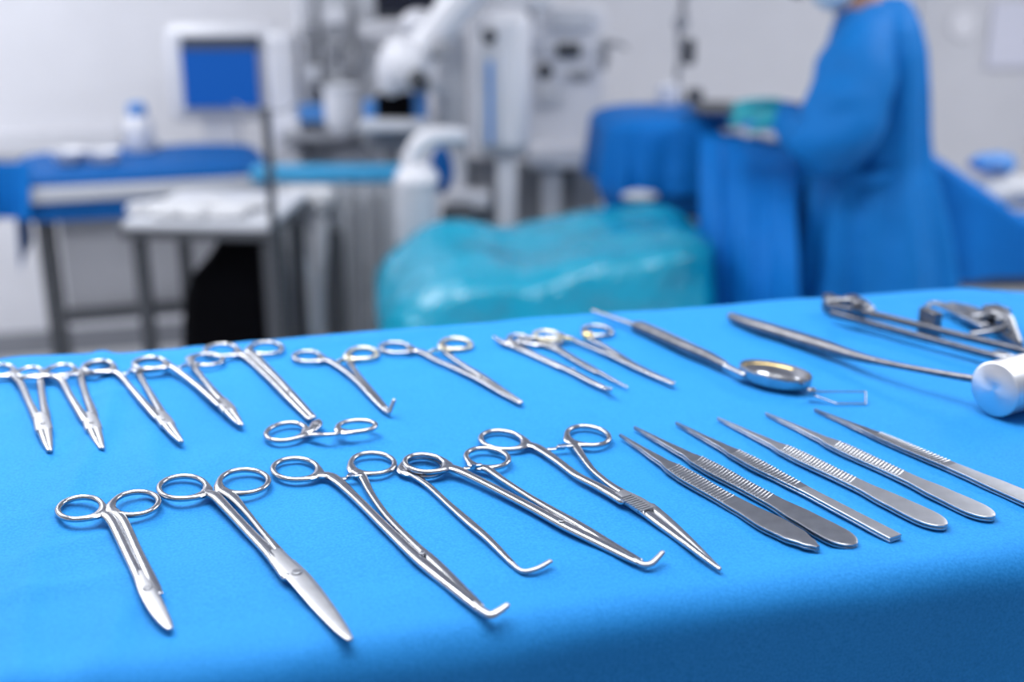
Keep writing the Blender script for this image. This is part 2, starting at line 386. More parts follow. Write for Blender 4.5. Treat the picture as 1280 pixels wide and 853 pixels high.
t = inst('right_angle_clamp', 690, 645, 'long hook-tipped clamp whose left ring lies over the single-ring shank', 'clamp')
half(t, (531, 579.5, 58), [(560, 584, 6, 3.4), (573, 588, 6, 3.6, 5), (593, 598, 5, 4, 4.4), (632, 618, 5, 4, 3.4), (672, 639, 5.4, 4.2, 3), (705, 657, 6, 4.4, 2.8), (741, 675, 5.8, 4.4, 2.8), (780, 695, 4.6, 4, 2.6), (800, 704.5, 3.8, 3.2, 2.6)], z=.0052)
half(t, (609, 572.5, 61), [(599, 583, 6, 3.4), (611, 588, 4.6, 3.4, 3.6), (631, 602, 3.8, 3.4, 3.4), (659, 620, 3.8, 3.4, 3), (686, 636, 4.4, 3.8, 2.8), (725, 658, 5, 4, 2.8), (770, 685, 4.4, 3.6, 2.6), (800, 702, 3.4, 3, 2.6)], z=.0034)
bar(t, 'jaw', [(793, 701, 4.2, 3.6, 2.6), (805, 706.5, 4, 3.4, 2.8), (814, 705, 3.8, 3.2, 3.4), (821, 699, 3.4, 2.8, 4.6), (828, 691, 3, 2.4, 6)], SATIN, k=8, label='satin hooked jaw tip')
ratchet(t, (581, 585), (601, 583), .0048)
screw(t, 702, 652, .005, .0022)

t = inst('needle_holder', 795, 627, 'large straight needle holder next to the forceps, with ribbed box joint', 'needle holder')
half(t, (627.5, 550.5, 61), [(656, 556, 6, 3.6), (672, 560, 6, 3.6, 2.4), (697, 577, 5, 4, 2.6), (721, 595, 5, 4, 2.8), (750, 610, 5.4, 4.2, 3), (780, 627, 6.6, 4.4, 3)])
half(t, (735, 545, 60), [(715, 553, 6, 3.4), (721, 561, 5, 3.6, 2.4), (738, 585, 3.8, 3.6, 2.6), (752, 598, 3.8, 3.6, 2.6), (765, 608, 4, 3.8, 2.8), (788, 622, 5.4, 4, 3)])
o = bar(t, 'box_joint', [(774, 618, 10, 4.6, 3.0), (795, 629, 11.5, 5, 3.1), (812, 640, 11.4, 5, 3.1)], SATIN, p=5, k=2, cap=.2, label='finely ribbed satin box joint')
bm = BM()
A = tb(781, 621, .0058); B = tb(808, 637, .0058); d = B-A
for k in range(9): box(bm, A+d*(k/8), (.0009, .0098, .0006), math.atan2(d.y, d.x))
q = obj('joint_ribs', bm, SATIN, t)
bar(t, 'jaw', [(803, 638, 7, 4.6, 3), (825, 655, 6.6, 4.4, 3), (860, 682, 4.8, 3.8, 2.8), (888, 704, 3, 3, 2.4), (899, 712, 2.0, 2.2, 2.2)], STEEL, k=4)
bar(t, 'jaw', [(813, 634, 7, 4.6, 3), (833, 650, 6.2, 4.2, 3), (865, 679, 4.4, 3.6, 2.8), (890, 703, 2.8, 2.8, 2.4), (900, 711, 1.8, 2.2, 2.2)], GRIP, k=4)
ratchet(t, (685, 561), (717, 559))

# --- back row, left cluster: needle holders with short jaws
def small_holder(name, label, r1, r2, p1, p2, joint, tip, z1=.0022, z2=.0022, m=STEEL, rt=None, w1=1.0):
    t = inst(name, joint[0], joint[1], label, 'needle holder', None)
    def mk(pts, zz):
        out = []
        for i, q in enumerate(pts):
            f = i/(len(pts)-1); out.append((q[0], q[1], (5.6, 4.6, 4.4, 5.6, 6)[min(4, int(f*4))]*w1, 3.6, (zz*1e3)*(1-f)+2.8*f))
        return out
    jx, jy = joint; tx, ty = tip; dx, dy = tx-jx, ty-jy
    half(t, r1, mk(p1 + [(jx-3, jy)], z1), m, z=z1); half(t, r2, mk(p2 + [(jx+3, jy-1)], z2), m, z=z2)
    bar(t, 'box_joint', [(jx-dx*.30, jy-dy*.30, 9*w1, 3.6, 2.6), (jx, jy, 11.6*w1, 4.4, 2.8), (jx+dx*.28, jy+dy*.28, 11.6*w1, 4.4, 2.8)], SATIN, p=4, k=3, cap=.2, label='dull satin box joint')
    for s in (-1, 1):
        bar(t, 'jaw', [(jx+dx*.22+s*4.0*w1, jy+dy*.22, 6.3*w1, 4.2, 2.8), (jx+dx*.62+s*2.9*w1, jy+dy*.62, 5.0*w1, 4, 2.6), (tx+s*1.6, ty-1.5, 2.5*w1, 2.8, 2.2)], STEEL if s < 0 else SATIN, k=4)
    screw(t, jx, jy, .0052, .0018, SATIN)
    if rt: ratchet(t, rt[0], rt[1], .0028+.5*(z1+z2)-.0022)
    return t
small_holder('needle_holder', 'needle holder at the far left end of the back row, cut by the frame', (-3, 464, 47), (76, 463.5, 42),
    [(20, 469), (25, 478), (36, 502), (46, 522)], [(56, 467), (50.5, 475), (53.5, 500), (57, 520)], (53, 529), (62, 565), rt=((27, 470), (49, 470)))
small_holder('needle_holder', 'second needle holder from the left in the back row', (37, 466, 38), (123, 461.5, 43),
    [(54, 471), (74, 473), (88, 496), (104, 521)], [(103, 464), (101, 471), (107, 493), (115, 514)], (114, 528), (127, 562), z1=.0046, z2=.0022, rt=((78, 472), (100, 469)))
small_holder('needle_holder', 'third needle holder from the left in the back row, jaws closed', (123, 458.5, 44), (188, 457, 44),
    [(142, 464), (150, 469), (166, 488), (192, 517)], [(171, 463), (174, 469), (184, 486), (199, 511)], (204, 524), (226, 554), z1=.0050, z2=.0022, rt=((154, 467), (172, 465)), w1=.92)
small_holder('needle_holder', 'fourth needle holder of the back row, open wide with jaws beside the long closed pair', (187, 454.5, 46), (259, 450, 45),
    [(208, 457), (217, 460), (247, 483), (272, 504)], [(238, 448), (241, 457), (253, 473), (272, 495)], (282, 508), (301, 533), z1=.0050, z2=.0022, rt=((222, 459), (240, 457)), w1=.95)

t = inst('surgical_scissors', 380, 515, 'long closed scissors lying ring to tip behind the scissors with spread rings', 'scissors')
half(t, (276.5, 438, 47), [(300, 443, 6, 3.4), (308, 446, 6, 3.6, 2.4), (335, 471, 4.8, 3.6, 2.6), (362, 499, 4.6, 3.6, 2.6), (387, 524, 3.8, 3, 2.4)])
half(t, (332.5, 435.5, 47), [(314, 440, 6, 3.4), (318, 445, 6, 3.6, 2.4), (343, 469, 4.8, 3.6, 2.6), (368, 496, 4.6, 3.6, 2.6), (392, 522, 3.6, 3, 2.4)])
screw(t, 362, 489, .0042, .0022)

t = inst('ring_handled_clamp', 395, 535, 'short ring clamp lying crosswise with rings spread, between the two rows', 'clamp')
half(t, (357, 540, 56), [(383, 542, 6, 3.6), (390, 538, 6, 4, 3), (396, 531, 7, 5, 3.4), (398, 527, 4, 4, 3.4)])
half(t, (446, 533, 54), [(427, 540, 4.5, 3), (418, 543, 3, 2.6, 7), (404, 544, 3.2, 3, 6), (388, 544, 5, 3.4, 3.4)], z=.0065)
screw(t, 396, 530, .0058, .0024)

t = inst('right_angle_clamp', 460, 488, 'small clamp with an upturned hook tip, in the back row', 'clamp')
half(t, (384, 446, 40), [(403, 450, 5, 3), (412, 451, 5, 3, 2.4), (430, 463, 4, 3.2, 2.4), (447, 477, 4.4, 3.6, 2.6), (466, 497, 4.6, 3.6, 2.6), (480, 512, 3.4, 3, 2.4)])
half(t, (453.5, 442, 42), [(436, 447, 5, 3), (437, 453, 4, 3, 2.4), (447, 468, 3.6, 3, 2.4), (457, 481, 4.2, 3.4, 2.6), (470, 496, 4, 3.4, 2.6), (483, 511, 3, 3, 2.4)], ringm=GOLDISH)
bar(t, 'jaw', [(479, 511, 4, 3, 2.5), (486, 516, 3.4, 3, 2.6), (489, 510, 3.2, 3, 6), (492.5, 501, 3, 2.6, 11)], SATIN, k=8)
ratchet(t, (416, 452), (438, 451), m=GOLDISH)

t = inst('ring_handled_clamp', 597, 473, 'straight clamp with widely parted rings in the middle of the back row', 'clamp')
half(t, (494, 435, 43), [(515, 438, 5, 3), (527, 440, 5, 3, 2.4), (545, 450, 4, 3.2, 2.4), (572, 462, 4.2, 3.4, 2.6), (600, 475, 5, 3.6, 2.6), (628, 492, 3.8, 3, 2.4), (650, 504.5, 2.4, 2.4, 2.2)])
half(t, (570.5, 430, 43), [(554, 435, 5, 3), (558, 441, 4, 3, 2.4), (568, 449, 3.6, 3, 2.4), (583, 459, 3.8, 3.2, 2.6), (603, 471, 4.6, 3.6, 2.6), (630, 489, 3.6, 3, 2.4), (652, 503, 2.2, 2.4, 2.2)], ringm=GOLDISH)
ratchet(t, (531, 440), (556, 438), m=GOLDISH)
screw(t, 600, 472, .0044, .0022, SATIN)

t = inst('ring_handled_clamp', 720, 466, 'slim clamp with a tiny nub tip, nearest of the three clustered mid-table clamps', 'clamp')
half(t, (649, 423.5, 32), [(637, 429, 5, 3), (651, 435.5, 4.4, 3.4, 2.6), (680, 449, 4.6, 3.6, 2.8), (712, 463.5, 5, 3.8, 2.8), (740, 478, 4.8, 3.6, 2.8), (760, 487.5, 4, 3, 2.6)])
half(t, None, [(617, 421.5, 2.2, 2, 3), (625, 426, 3.4, 3, 3), (631, 429, 5, 4, 3.2), (650, 437, 3.6, 3, 2.4), (700, 460, 3.6, 3, 2.4)])
bar(t, 'jaw', [(756, 485, 4, 3, 2.8), (761, 487.4, 3.6, 3, 4), (763.5, 486.5, 2.8, 2.6, 8)], SATIN)
screw(t, 716, 462, .0048, .0022, SATIN)
t = inst('ring_handled_clamp', 742, 461, 'thinnest clamp, middle one of the three clustered mid-table clamps', 'clamp')
half(t, (689, 426, 30), [(679, 431, 4, 2.6), (698, 436, 3.6, 2.8, 2.6), (720, 449, 3.6, 2.8, 2.6), (745, 463, 3.4, 2.8, 2.4), (768, 476, 2.4, 2.2, 2.2), (784, 484.5, 1.4, 1.6, 2)])
half(t, (661, 426, 30), [(672, 430, 4, 2.6), (684, 433, 3, 2.8, 2.4), (702, 441, 3, 2.8, 2.4), (722, 453, 3, 2.8, 2.4), (746, 466, 2.6, 2.4, 2.2)])
t = inst('ring_handled_clamp', 768, 444, 'clamp with gold-plated ring joints, farthest of the three clustered mid-table clamps', 'clamp')
half(t, (684, 419.5, 38), [(701, 421.5, 4.6, 3), (714, 423.5, 4.4, 3, 3.4), (728, 430, 3.6, 3, 3), (748, 438, 4, 3.2, 2.8), (770, 447, 5, 3.6, 2.8), (805, 464, 4.6, 3.2, 2.6), (841, 480, 3, 2.6, 2.4)], z=.0050, ringm=GOLDISH)
half(t, (747, 413.5, 42), [(733, 419, 5, 3), (738, 424, 4, 3.2, 2.8), (752, 431, 3.8, 3, 2.8), (768, 441, 4.4, 3.4, 2.8), (800, 460, 4, 3, 2.6), (842, 479, 2.6, 2.4, 2.4)])
c = tb(735, 420, .003); obj('ring_stud', ball(BM(), c, .0052, (1, 1, .8), 16), GOLD, t, label='gold-plated stud at the ring')
bar(t, 'ratchet', [(700, 422, 4.4, 3.6, 4.6), (708, 423, 4.6, 3.8, 4.4), (714, 424, 4, 3.4, 4)], GOLD, p=3, label='gold-plated ratchet catch')

# ------------------------------------------------------------------ forceps
def forceps(tip, end, label, prof, sgm=GRIP, endm=SATIN, grip=(.34, .66), bend=0, wk=1.0, ridge=True, endfrom=.66, slant=0):
    t = inst('tissue_forceps', (tip[0]+end[0])/2, (tip[1]+end[1])/2, label, 'forceps')
    A = tb(*tip); B = tb(*end); d = B-A; L = d.length; u = d.normalized(); s = Vector((u.y, -u.x, 0))
    def P(f, off=0): return A + d*f + s*(off + bend*L*math.sin(PI*f))
    rnd = prof is R_END
    def wid(f):
        if rnd and f > .92: return 13.0*wk*1.4e-3*math.sqrt(max(.03, 1-((f-.92)/.081)**2))
        for (a, wa), (b, wb) in zip(prof, prof[1:]):
            if a <= f <= b:
                k = (f-a)/(b-a); k = k*k*(3-2*k); return (wa+(wb-wa)*k)*wk*1.4e-3
        return prof[-1][1]*wk*1.4e-3
    N = 46
    for lay in (0, 1):
        pts = []; pe = []
        for i in range(N+1):
            f = 1-(1-i/N)**1.35; w_ = wid(f); p = P(f)
            th = .0011 + .0006*min(1, f*3)
            z = .0009 if lay == 0 else .0027 + .0002*math.sin(PI*min(1, f)) - (.0006*(1-f*4) if f < .25 else 0)
            pts.append((p.x, p.y, ZT+z, w_, th if lay else th))
        cut = int(N*(1-(1-endfrom)**(1/1.35)))
        bm = BM(); sweep(bm, pts[:cut+1], n=14, p=6, k=1, cap=.1); obj('arm', bm, sgm, t)
        bm = BM(); sweep(bm, pts[cut:], n=14, p=6, k=1, cap=.1)
        obj('handle_end', bm, endm, t)
    if ridge:
        bm = BM(); n = int((grip[1]-grip[0])*L/.0026)
        for k in range(n):
            f = grip[0]+(grip[1]-grip[0])*k/(n-1); p = P(f); w_ = wid(f)*.86
            z = .0027+.0002*math.sin(PI*f)+.00078
            sweep(bm, [(*(Vector((p.x, p.y, ZT+z)) - s*w_/2 - u*slant*w_/2), .0013, .0009), (*(Vector((p.x, p.y, ZT+z)) + s*w_/2 + u*slant*w_/2), .0013, .0009)], n=6, k=1)
        q = obj('grip_ridges', bm, sgm, t, label='rows of fine cross ridges'); q['kind'] = 'stuff'
    bm = BM(); p = P(.95)
    cyl(bm, (p.x, p.y, ZT+.0012), (p.x, p.y, ZT+.0030), .002, n=12); obj('weld_pin', bm, sgm, t)
    return t
R_END = [(0, 1.2), (.12, 2.6), (.28, 5.0), (.34, 8.4), (.42, 9.4), (.6, 8.2), (.68, 8.4), (.80, 11.6), (.90, 12.9), (1, 13)]
forceps((775, 547), (1022, 690), 'forceps with a pointed leaf-shaped end, closest to the needle holder', [(0, 1.1), (.12, 2.4), (.28, 4.6), (.34, 8), (.42, 9.2), (.58, 8.4), (.68, 9.4), (.82, 12.2), (.9, 10.8), (.96, 6.5), (1, 2)], endm=GRIP, bend=.02, wk=1.1, grip=(.34, .62), slant=.3)
forceps((793, 537.5), (1068, 687), 'rounded forceps touching the leaf-ended pair along its right side', R_END, endm=GRIP, bend=0.0, wk=1.06, slant=.4)
forceps((845, 532), (1119, 677), 'narrow forceps with a squared-off end, between the rounded ones', [(0, 1.2), (.12, 2.6), (.26, 4.6), (.31, 7.6), (.42, 8.8), (.56, 7), (.66, 5.8), (.8, 6.4), (.97, 7.2), (1, 7)], grip=(.32, .6), endfrom=.64, slant=.3)
forceps((897, 526), (1181, 663), 'forceps with a broad bright round end, right of the square-ended pair', R_END, wk=1.02, sgm=SATIN, slant=.4, grip=(.34, .64))
forceps((957, 520), (1241, 652), 'second forceps from the right, with a bright round end', R_END, sgm=SATIN, slant=.4, grip=(.36, .64))
forceps((1018, 515), (1325, 645), 'rightmost forceps, dark grip and an end cut off by the frame', [(0, 1.2), (.12, 2.4), (.26, 4.6), (.3, 7), (.42, 8), (.6, 7.6), (.66, 8.4), (.8, 11), (.9, 12), (.96, 11), (1, 5)], endfrom=.62, grip=(.3, .58), ridge=True)

# ------------------------------------------------------------------ cup-ended suction retractor
t = inst('cupped_probe', 850, 432, 'long probe with a thick ribbed handle, shallow oval cup and wire loop', 'probe')
bar(t, 'stem', [(741, 388.5, 3, 3, 6), (765, 397, 4, 4, 6), (796, 408, 5, 5, 6)], STEEL)
bar(t, 'grip', [(795, 407.5, 9, 9, 5.4), (815, 416, 10.5, 10, 5.6), (850, 432, 11, 10, 5.6), (885, 447, 9.5, 9, 5.6), (905, 457, 7.4, 7, 5.6)], DSTEEL, p=3.2)
bm = BM()
for k in range(6):
    a = PI*k/5
    o_ = 5.0*math.cos(a); h_ = 5.8+4.9*math.sin(a)
    A = tb(800, 409, .0054); B = tb(900, 454, .0054); d = (B-A).normalized(); s = Vector((d.y, -d.x, 0))
    P0 = A+s*o_*1e-3; P1 = B+s*o_*.75e-3
    sweep(bm, [(P0.x, P0.y, ZT+h_*1e-3, .0012, .0012), ((P0.x+P1.x)/2, (P0.y+P1.y)/2, ZT+h_*1.02e-3, .0014, .0014), (P1.x, P1.y, ZT+h_*.85e-3, .001, .001)], n=6, k=3)
q = obj('grip_flutes', bm, STEEL, t, label='lengthwise flutes on the grip'); q['kind'] = 'stuff'
bar(t, 'neck', [(903, 456, 7, 6.4, 5.6), (915, 462, 5.5, 5, 5.6), (930, 469, 6, 5, 6.5)], STEEL)
c = tb(968, 481); sc = tscale(968, 481); ax = (tb(1012, 491)-tb(926, 469)).normalized(); sd = Vector((-ax.y, ax.x, 0))
bm = BM(); n = 40; rings = []
RA, RB = 46/sc, 26/sc
for (r, z) in ((.0, .0022), (.45, .0022), (.72, .0030), (.86, .0060), (.95, .0110), (.98, .0128), (1.03, .0130), (1.06, .0118), (1.05, .0075), (.95, .0030), (.6, .0008), (0, .0005)):
    rings.append([bm.verts.new(c + ax*RA*max(r, .01)*math.cos(2*PI*j/n) + sd*RB*max(r, .01)*math.sin(2*PI*j/n) + Vector((0, 0, z))) for j in range(n)])
for A_, B_ in zip(rings, rings[1:]):
    for j in range(n): bm.faces.new((A_[j], A_[(j+1) % n], B_[(j+1) % n], B_[j]))
obj('cup', bm, STEEL, t)
bm = BM()
sweep(bm, [(*(c + ax*RA*.93*math.cos(a) + sd*RB*.93*math.sin(a) + Vector((0, 0, .0104))), .0016, .0014) for a in [1.3+.12*k for k in range(16)]], n=8, k=1)
obj('inner_rim', bm, GOLD, t, label='brassy stain along the inner rim')
bm = BM()
LP = [(1008, 489, 9), (1030, 490, 8), (1082, 490, 5.5), (1082, 505, .8), (1046, 505, .8), (1016, 494, 4)]
pts = [tb(a, b, h*1e-3) for a, b, h in LP]
for a, b in zip(pts, pts[1:]): cyl(bm, a, b, .00065, n=10)
for a in pts[1:-1]: ball(bm, a, .0007, n=10)
obj('wire_loop', bm, STEEL, t, label='thin bent wire loop')
bm = BM(); box(bm, tb(1014, 490, .007), (.006, .005, .006), .3); obj('loop_clasp', bm, GRIP, t, bevel=.001)

# ------------------------------------------------------------------ mallet
t = inst('surgical_mallet', 1080, 455, 'heavy steel mallet with a cylindrical head near the right edge', 'mallet')
bar(t, 'handle', [(914, 396, 8, 8, 4.5), (940, 406, 12.5, 11, 5.7), (985, 420, 14, 12, 6.4), (1030, 434, 13, 12, 8), (1060, 443, 9, 9, 10), (1083, 449, 7, 7, 12), (1116, 456, 5.2, 5.2, 15), (1150, 462.5, 5, 5, 17.5), (1207, 472.5, 5.6, 5.6, 20), (1268, 481, 5.6, 5.6, 20.5)], DSTEEL, p=2.2)
R = .0205; f0 = tb(1235.5, 517) + Vector((0, 0, R)); hd = Vector((.86, .50, 0)).normalized()
f0 = tb(1241.5, 487.5, R)
bm = BM()
prof = [(.0, 0), (R*.9, 0), (R, .0016), (R, .052), (R*.9, .0536), (0, .0536)]
n = 48; rings = []
for r, x in prof: rings.append([bm.verts.new((x-.0268, math.cos(2*PI*j/n)*max(r, .0002), math.sin(2*PI*j/n)*max(r, .0002))) for j in range(n)])
for A_, B_ in zip(rings, rings[1:]):
    for j in range(n): bm.faces.new((A_[j], A_[(j+1) % n], B_[(j+1) % n], B_[j]))
def turned():
    m = bpy.data.materials.new('lathe_turned_steel'); m.use_nodes = True; nt = m.node_tree; b = nt.nodes['Principled BSDF']
    b.inputs['Base Color'].default_value = (.72, .73, .76, 1); b.inputs['Metallic'].default_value = 1; b.inputs['Roughness'].default_value = .34
    b.inputs['Anisotropic'].default_value = .85
    tg = nt.nodes.new('ShaderNodeTangent'); tg.direction_type = 'RADIAL'; tg.axis = 'X'; 
    nt.links.new(tg.outputs[0], b.inputs['Tangent']); return m
hobj = obj('head', bm, turned(), t, label='brushed cylindrical steel head', origin=Vector((0, 0, 0)))
hobj.location = f0 + hd*.0268 - t.location; hobj.rotation_euler = (0, 0, math.atan2(hd.y, hd.x))

# ------------------------------------------------------------------ rib spreaders at the far right corner
def spreader(label, bars, blocks, arms, cat='retractor', px=(1150, 405)):
    t = inst('rib_spreader', px[0], px[1], label, cat)
    for b in bars: bar(t, 'rack_bar', [(q[0], q[1], q[2]*1.4, q[3]*1.2, q[4]) for q in b], DSTEEL, p=5, k=2, cap=.2)
    for (x, y, w_, d_, h_) in blocks:
        c = tb(x, y); obj('slide_block', box(BM(), c+Vector((0, 0, h_/2+.0005)), (w_, d_, h_), .3), DSTEEL, t, bevel=.001)
    for a in arms: bar(t, 'blade_arm', [(q[0], q[1], q[2]*1.5, q[3]*1.4, q[4]) for q in a], GRIP, p=3, k=6)
    return t
t = spreader('rack-type spreader with two parallel bars and square blocks, behind the mallet',
    [[(1034, 382, 4, 5, 10), (1100, 395, 4, 5, 10), (1180, 415, 4, 5, 10), (1290, 442, 4, 5, 10)],
     [(1040, 392, 4, 5, 9), (1100, 408, 4, 5, 9), (1160, 424, 4, 5, 9), (1255, 449, 4, 5, 9)]],
    [(1037, 390, .009, .016, .016), (1068, 395, .010, .02, .018), (1160, 420, .009, .022, .024)],
    [[(1034, 377, 5, 4, 13), (1055, 376, 6, 5, 14), (1076, 378, 6, 5, 14), (1090, 388, 4, 4, 12)],
     [(1245, 444, 7, 6, 9), (1258, 449, 8, 7, 9), (1266, 450, 6, 6, 8)]])
bm = BM()
A = tb(1090, 395, .0128); B = tb(1150, 409, .0128)
for k in range(14): box(bm, A+(B-A)*(k/13), (.0022, .004, .0014), .3)
q = obj('rack_teeth', bm, DSTEEL, t); q['kind'] = 'stuff'
knob = cyl(BM(), tb(1072, 383, .018), tb(1072, 383, .024), .006, .005, 16); obj('thumb_screw', knob, DSTEEL, t, bevel=.001)
t = spreader('second spreader with curved arms heaped at the far right corner', 
    [[(1192, 388, 4, 5, 4), (1230, 402, 4, 5, 5), (1275, 432, 4, 5, 6)]],
    [(1243, 408, .016, .02, .018)],
    [[(1158, 388, 3, 3, 4), (1162, 380, 3, 3, 7), (1178, 382, 5, 4, 8), (1205, 395, 6, 4, 9), (1230, 408, 6, 4, 9)],
     [(1188, 382, 6, 5, 5), (1205, 386, 7, 5, 8), (1222, 396, 6, 5, 12), (1240, 392, 7, 6, 14), (1258, 398, 7, 6, 14), (1266, 412, 5, 5, 10), (1274, 430, 4, 4, 6)],
     [(1205, 384, 5, 4, 4), (1225, 390, 5, 4, 5), (1250, 400, 5, 4, 12)],
     [(1216, 418, 5, 4, 4), (1240, 414, 5, 4, 8), (1262, 406, 5, 4, 12)]], px=(1225, 400))

# ------------------------------------------------------------------ background: soft drapes
def folds_drape(name, quad, top, hem, m, thick=.012, label=None, cat=None, nf=7, amp=.03, seed=0, bulge=0, n=60, parent=None):
    """a drape over a bed shape: quad = footprint corners (FL, FR, BR, BL); top(u, v) height; hem(perimeter t) lower end."""
    pass

def bed_drape(center, L, Wd, yaw, ztop, hem, bump=None, fold=.035, nf=15, seed=0, NU=150, NV=16, NR=14, edge=.05, p=5, flare=.05):
    """cloth over a rounded bed shape; hem(a) gives the height of its lower end at outline angle a."""
    bm = BM(); ex = Vector((math.cos(yaw), math.sin(yaw), 0)); ey = Vector((-math.sin(yaw), math.cos(yaw), 0))
    def outline(a, k=1.0):
        ca, sa = math.cos(a), math.sin(a)
        return math.copysign(abs(ca)**(2/p), ca)*L/2*k, math.copysign(abs(sa)**(2/p), sa)*Wd/2*k
    rings = []
    c0 = Vector(center)
    for i in range(NR):
        k = (i+.001)/(NR-1)*.94; r = []
        for j in range(NU):
            x, y = outline(2*PI*j/NU, k); q = c0 + ex*x + ey*y
            z = ztop + (bump(x/L+.5, y/Wd+.5) if bump else 0) + .008*noise.noise(Vector((x*5+seed, y*5, 0)))
            z -= edge*.25*max(0, (k-.7)/.24)**3
            r.append(bm.verts.new((q.x, q.y, z)))
        rings.append(r)
    for i in range(NV+1):
        g = i/NV; r = []
        for j in range(NU):
            a = 2*PI*j/NU; x, y = outline(a)
            zt = ztop + (bump(x/L+.5, y/Wd+.5) if bump else 0) - edge*.6
            zb = hem(a); z = zt + (zb-zt)*g
            dn = zt-z
            f = fold*min(1, dn/.3)*(math.sin(nf*a+seed+1.3*math.sin(3*a)) + .45*math.sin(nf*2.3*a+seed*3)) + flare*dn
            nr = Vector((x/(L/2)**1, y/(Wd/2), 0)); nr = (ex*math.copysign(abs(nr.x)**(p-1), nr.x)/L + ey*math.copysign(abs(nr.y)**(p-1), nr.y)/Wd)
            nr.normalize()
            q = c0 + ex*x + ey*y + nr*f
            r.append(bm.verts.new((q.x, q.y, z)))
        rings.append(r)
    for A_, B_ in zip(rings, rings[1:]):
        for j in range(NU): bm.faces.new((A_[j], A_[(j+1) % NU], B_[(j+1) % NU], B_[j]))
    return bm
def table_frame(t, center, L, Wd, yaw, z, m=INOX, leg=.02):
    ex = Vector((math.cos(yaw), math.sin(yaw), 0)); ey = Vector((-math.sin(yaw), math.cos(yaw), 0)); c0 = Vector((center[0], center[1], 0))
    obj('tabletop', box(BM(), (c0.x, c0.y, z-.02), (L, Wd, .03), yaw), m, t, bevel=.004)
    for a in (-1, 1):
        for b in (-1, 1):
            q = c0 + ex*a*(L/2-.03) + ey*b*(Wd/2-.03)
            obj('leg', box(BM(), (q.x, q.y, (z-.035)/2), (leg*1.5, leg*1.5, z-.035), yaw), m, t)

# teal film covered side table
ty = math.radians(8)
c = Vector((.078, 3.08, 0))
t = thing('side_table', (c.x, c.y, 0), 'low side table under the glossy teal film', 'table'); table_frame(t, c, .66, .30, ty, .72)
def tealbump(u, v):
    return -.07*(max(0, .3-u)/.3)**2 - .09*max(0, .55-u)*max(0, .75-v)/.4 + .018*noise.noise(Vector((u*4.3, v*3.1, 7))) + .012*math.sin(u*9) + .05*u*(v-.3) + .035*u*u - .015*math.exp(-((u-.42)/.08)**2)
o = obj('teal_film_cover', bed_drape(c, .90, .52, ty, .872, lambda a: .40, bump=tealbump, fold=.014, nf=9, seed=2, edge=.06, p=4.5, flare=.06), TEAL)
tag(o, 'glossy teal film cover sagging over the side table, behind the blue drape', 'cover')

# operating table with patient drape
oc = Vector((.71, 3.72, 0)); oy = math.radians(5)
t = thing('operating_table', (oc.x, oc.y, 0), 'operating table hidden beneath the patient drapes', 'operating table')
obj('column', box(BM(), (oc.x, oc.y, .45), (.3, .3, .9), oy), INOX, t, bevel=.02)
obj('base', box(BM(), (oc.x, oc.y, .05), (.9, .5, .1), oy), INOX, t, bevel=.02)
obj('mattress', box(BM(), (oc.x+.05, oc.y, .93), (.80, .40, .08), oy), DARK, t, bevel=.02)
def opbump(u, v):
    return -.06*max(0, min(1, (u-.3)/.4))
def ophem(a):
    return .93 if math.cos(a) < .0 else .80
o = obj('patient_drape', bed_drape(oc, .90, .50, oy, 1.15, ophem, bump=opbump, fold=.016, nf=15, seed=1, edge=.05, p=5, NR=20, NU=200), DRAPEB)
tag(o, 'deep blue patient drape humped at its left end over the operating table', 'drape')
def endbump(u, v): return -.62*min(u, .5) - .1*max(0, u-.5)
o = obj('end_cover', bed_drape(Vector((1.66, 3.72, 0)), .98, .46, math.radians(4), 1.10, lambda a: .66, bump=endbump, fold=.02, nf=9, seed=5, edge=.05, p=5), DRAPEB)
tag(o, 'blue drape sloping down to the right behind the gowned person', 'drape')
t = thing('patient_trolley', (1.70, 3.72, 0), 'trolley under the blue drape that slopes down at the right edge', 'trolley')
obj('deck', box(BM(), (1.74, 3.72, .64), (.7, .34, .05), .07, 0, 0), DARK, t)
for a in (-1, 1):
    for b in (-1, 1): obj('leg', cyl(BM(), (1.74+a*.32, 3.72+b*.13, .02), (1.74+a*.32, 3.72+b*.13, .62), .018), DARK, t)
# hanging front sheet
def hanging(x0, x1, yt, yb, Y, nf, amp, seed=0, NX=70, NZ=30, flare=0.0, topcurve=None, Yb=None, lean=0):
    """a hanging cloth with real folds; slides out to distance Yb in its upper third."""
    bm = BM(); g = []
    for i in range(NX+1):
        u = i/NX; row = []
        for j in range(NZ+1):
            v = j/NZ; px = x0 + (x1-x0)*u + flare*v*(u-.3); tcv = topcurve(u) if topcurve else 0
            py = yt+tcv + (yb-yt-tcv)*v; k = min(1, v/.6); k = k*(2-k); Yq = Y + ((Yb or Y)+lean*u-Y)*k
            q = at(px, py, Yq); q.y += amp*(.25+.75*v)*(math.sin(nf*2*PI*u+seed+1.4*math.sin(5*u)) + .4*math.sin(nf*4.4*PI*u+seed*2))
            row.append(q)
        g.append(row)
    vs = [[bm.verts.new(q) for q in r] for r in g]
    for i in range(NX):
        for j in range(NZ): bm.faces.new((vs[i][j], vs[i+1][j], vs[i+1][j+1], vs[i][j+1]))
    return bm
o = obj('hanging_sheet', hanging(876, 992, 166, 520, 3.40, 3, .03, 1, topcurve=lambda u: 14*u, flare=14, Yb=3.12, lean=-.34), DRAPEB)
sm = o.modifiers.new('t', 'SOLIDIFY'); sm.thickness = .006
tag(o, 'blue sheet hanging in folds in front of the gowned person', 'drape')
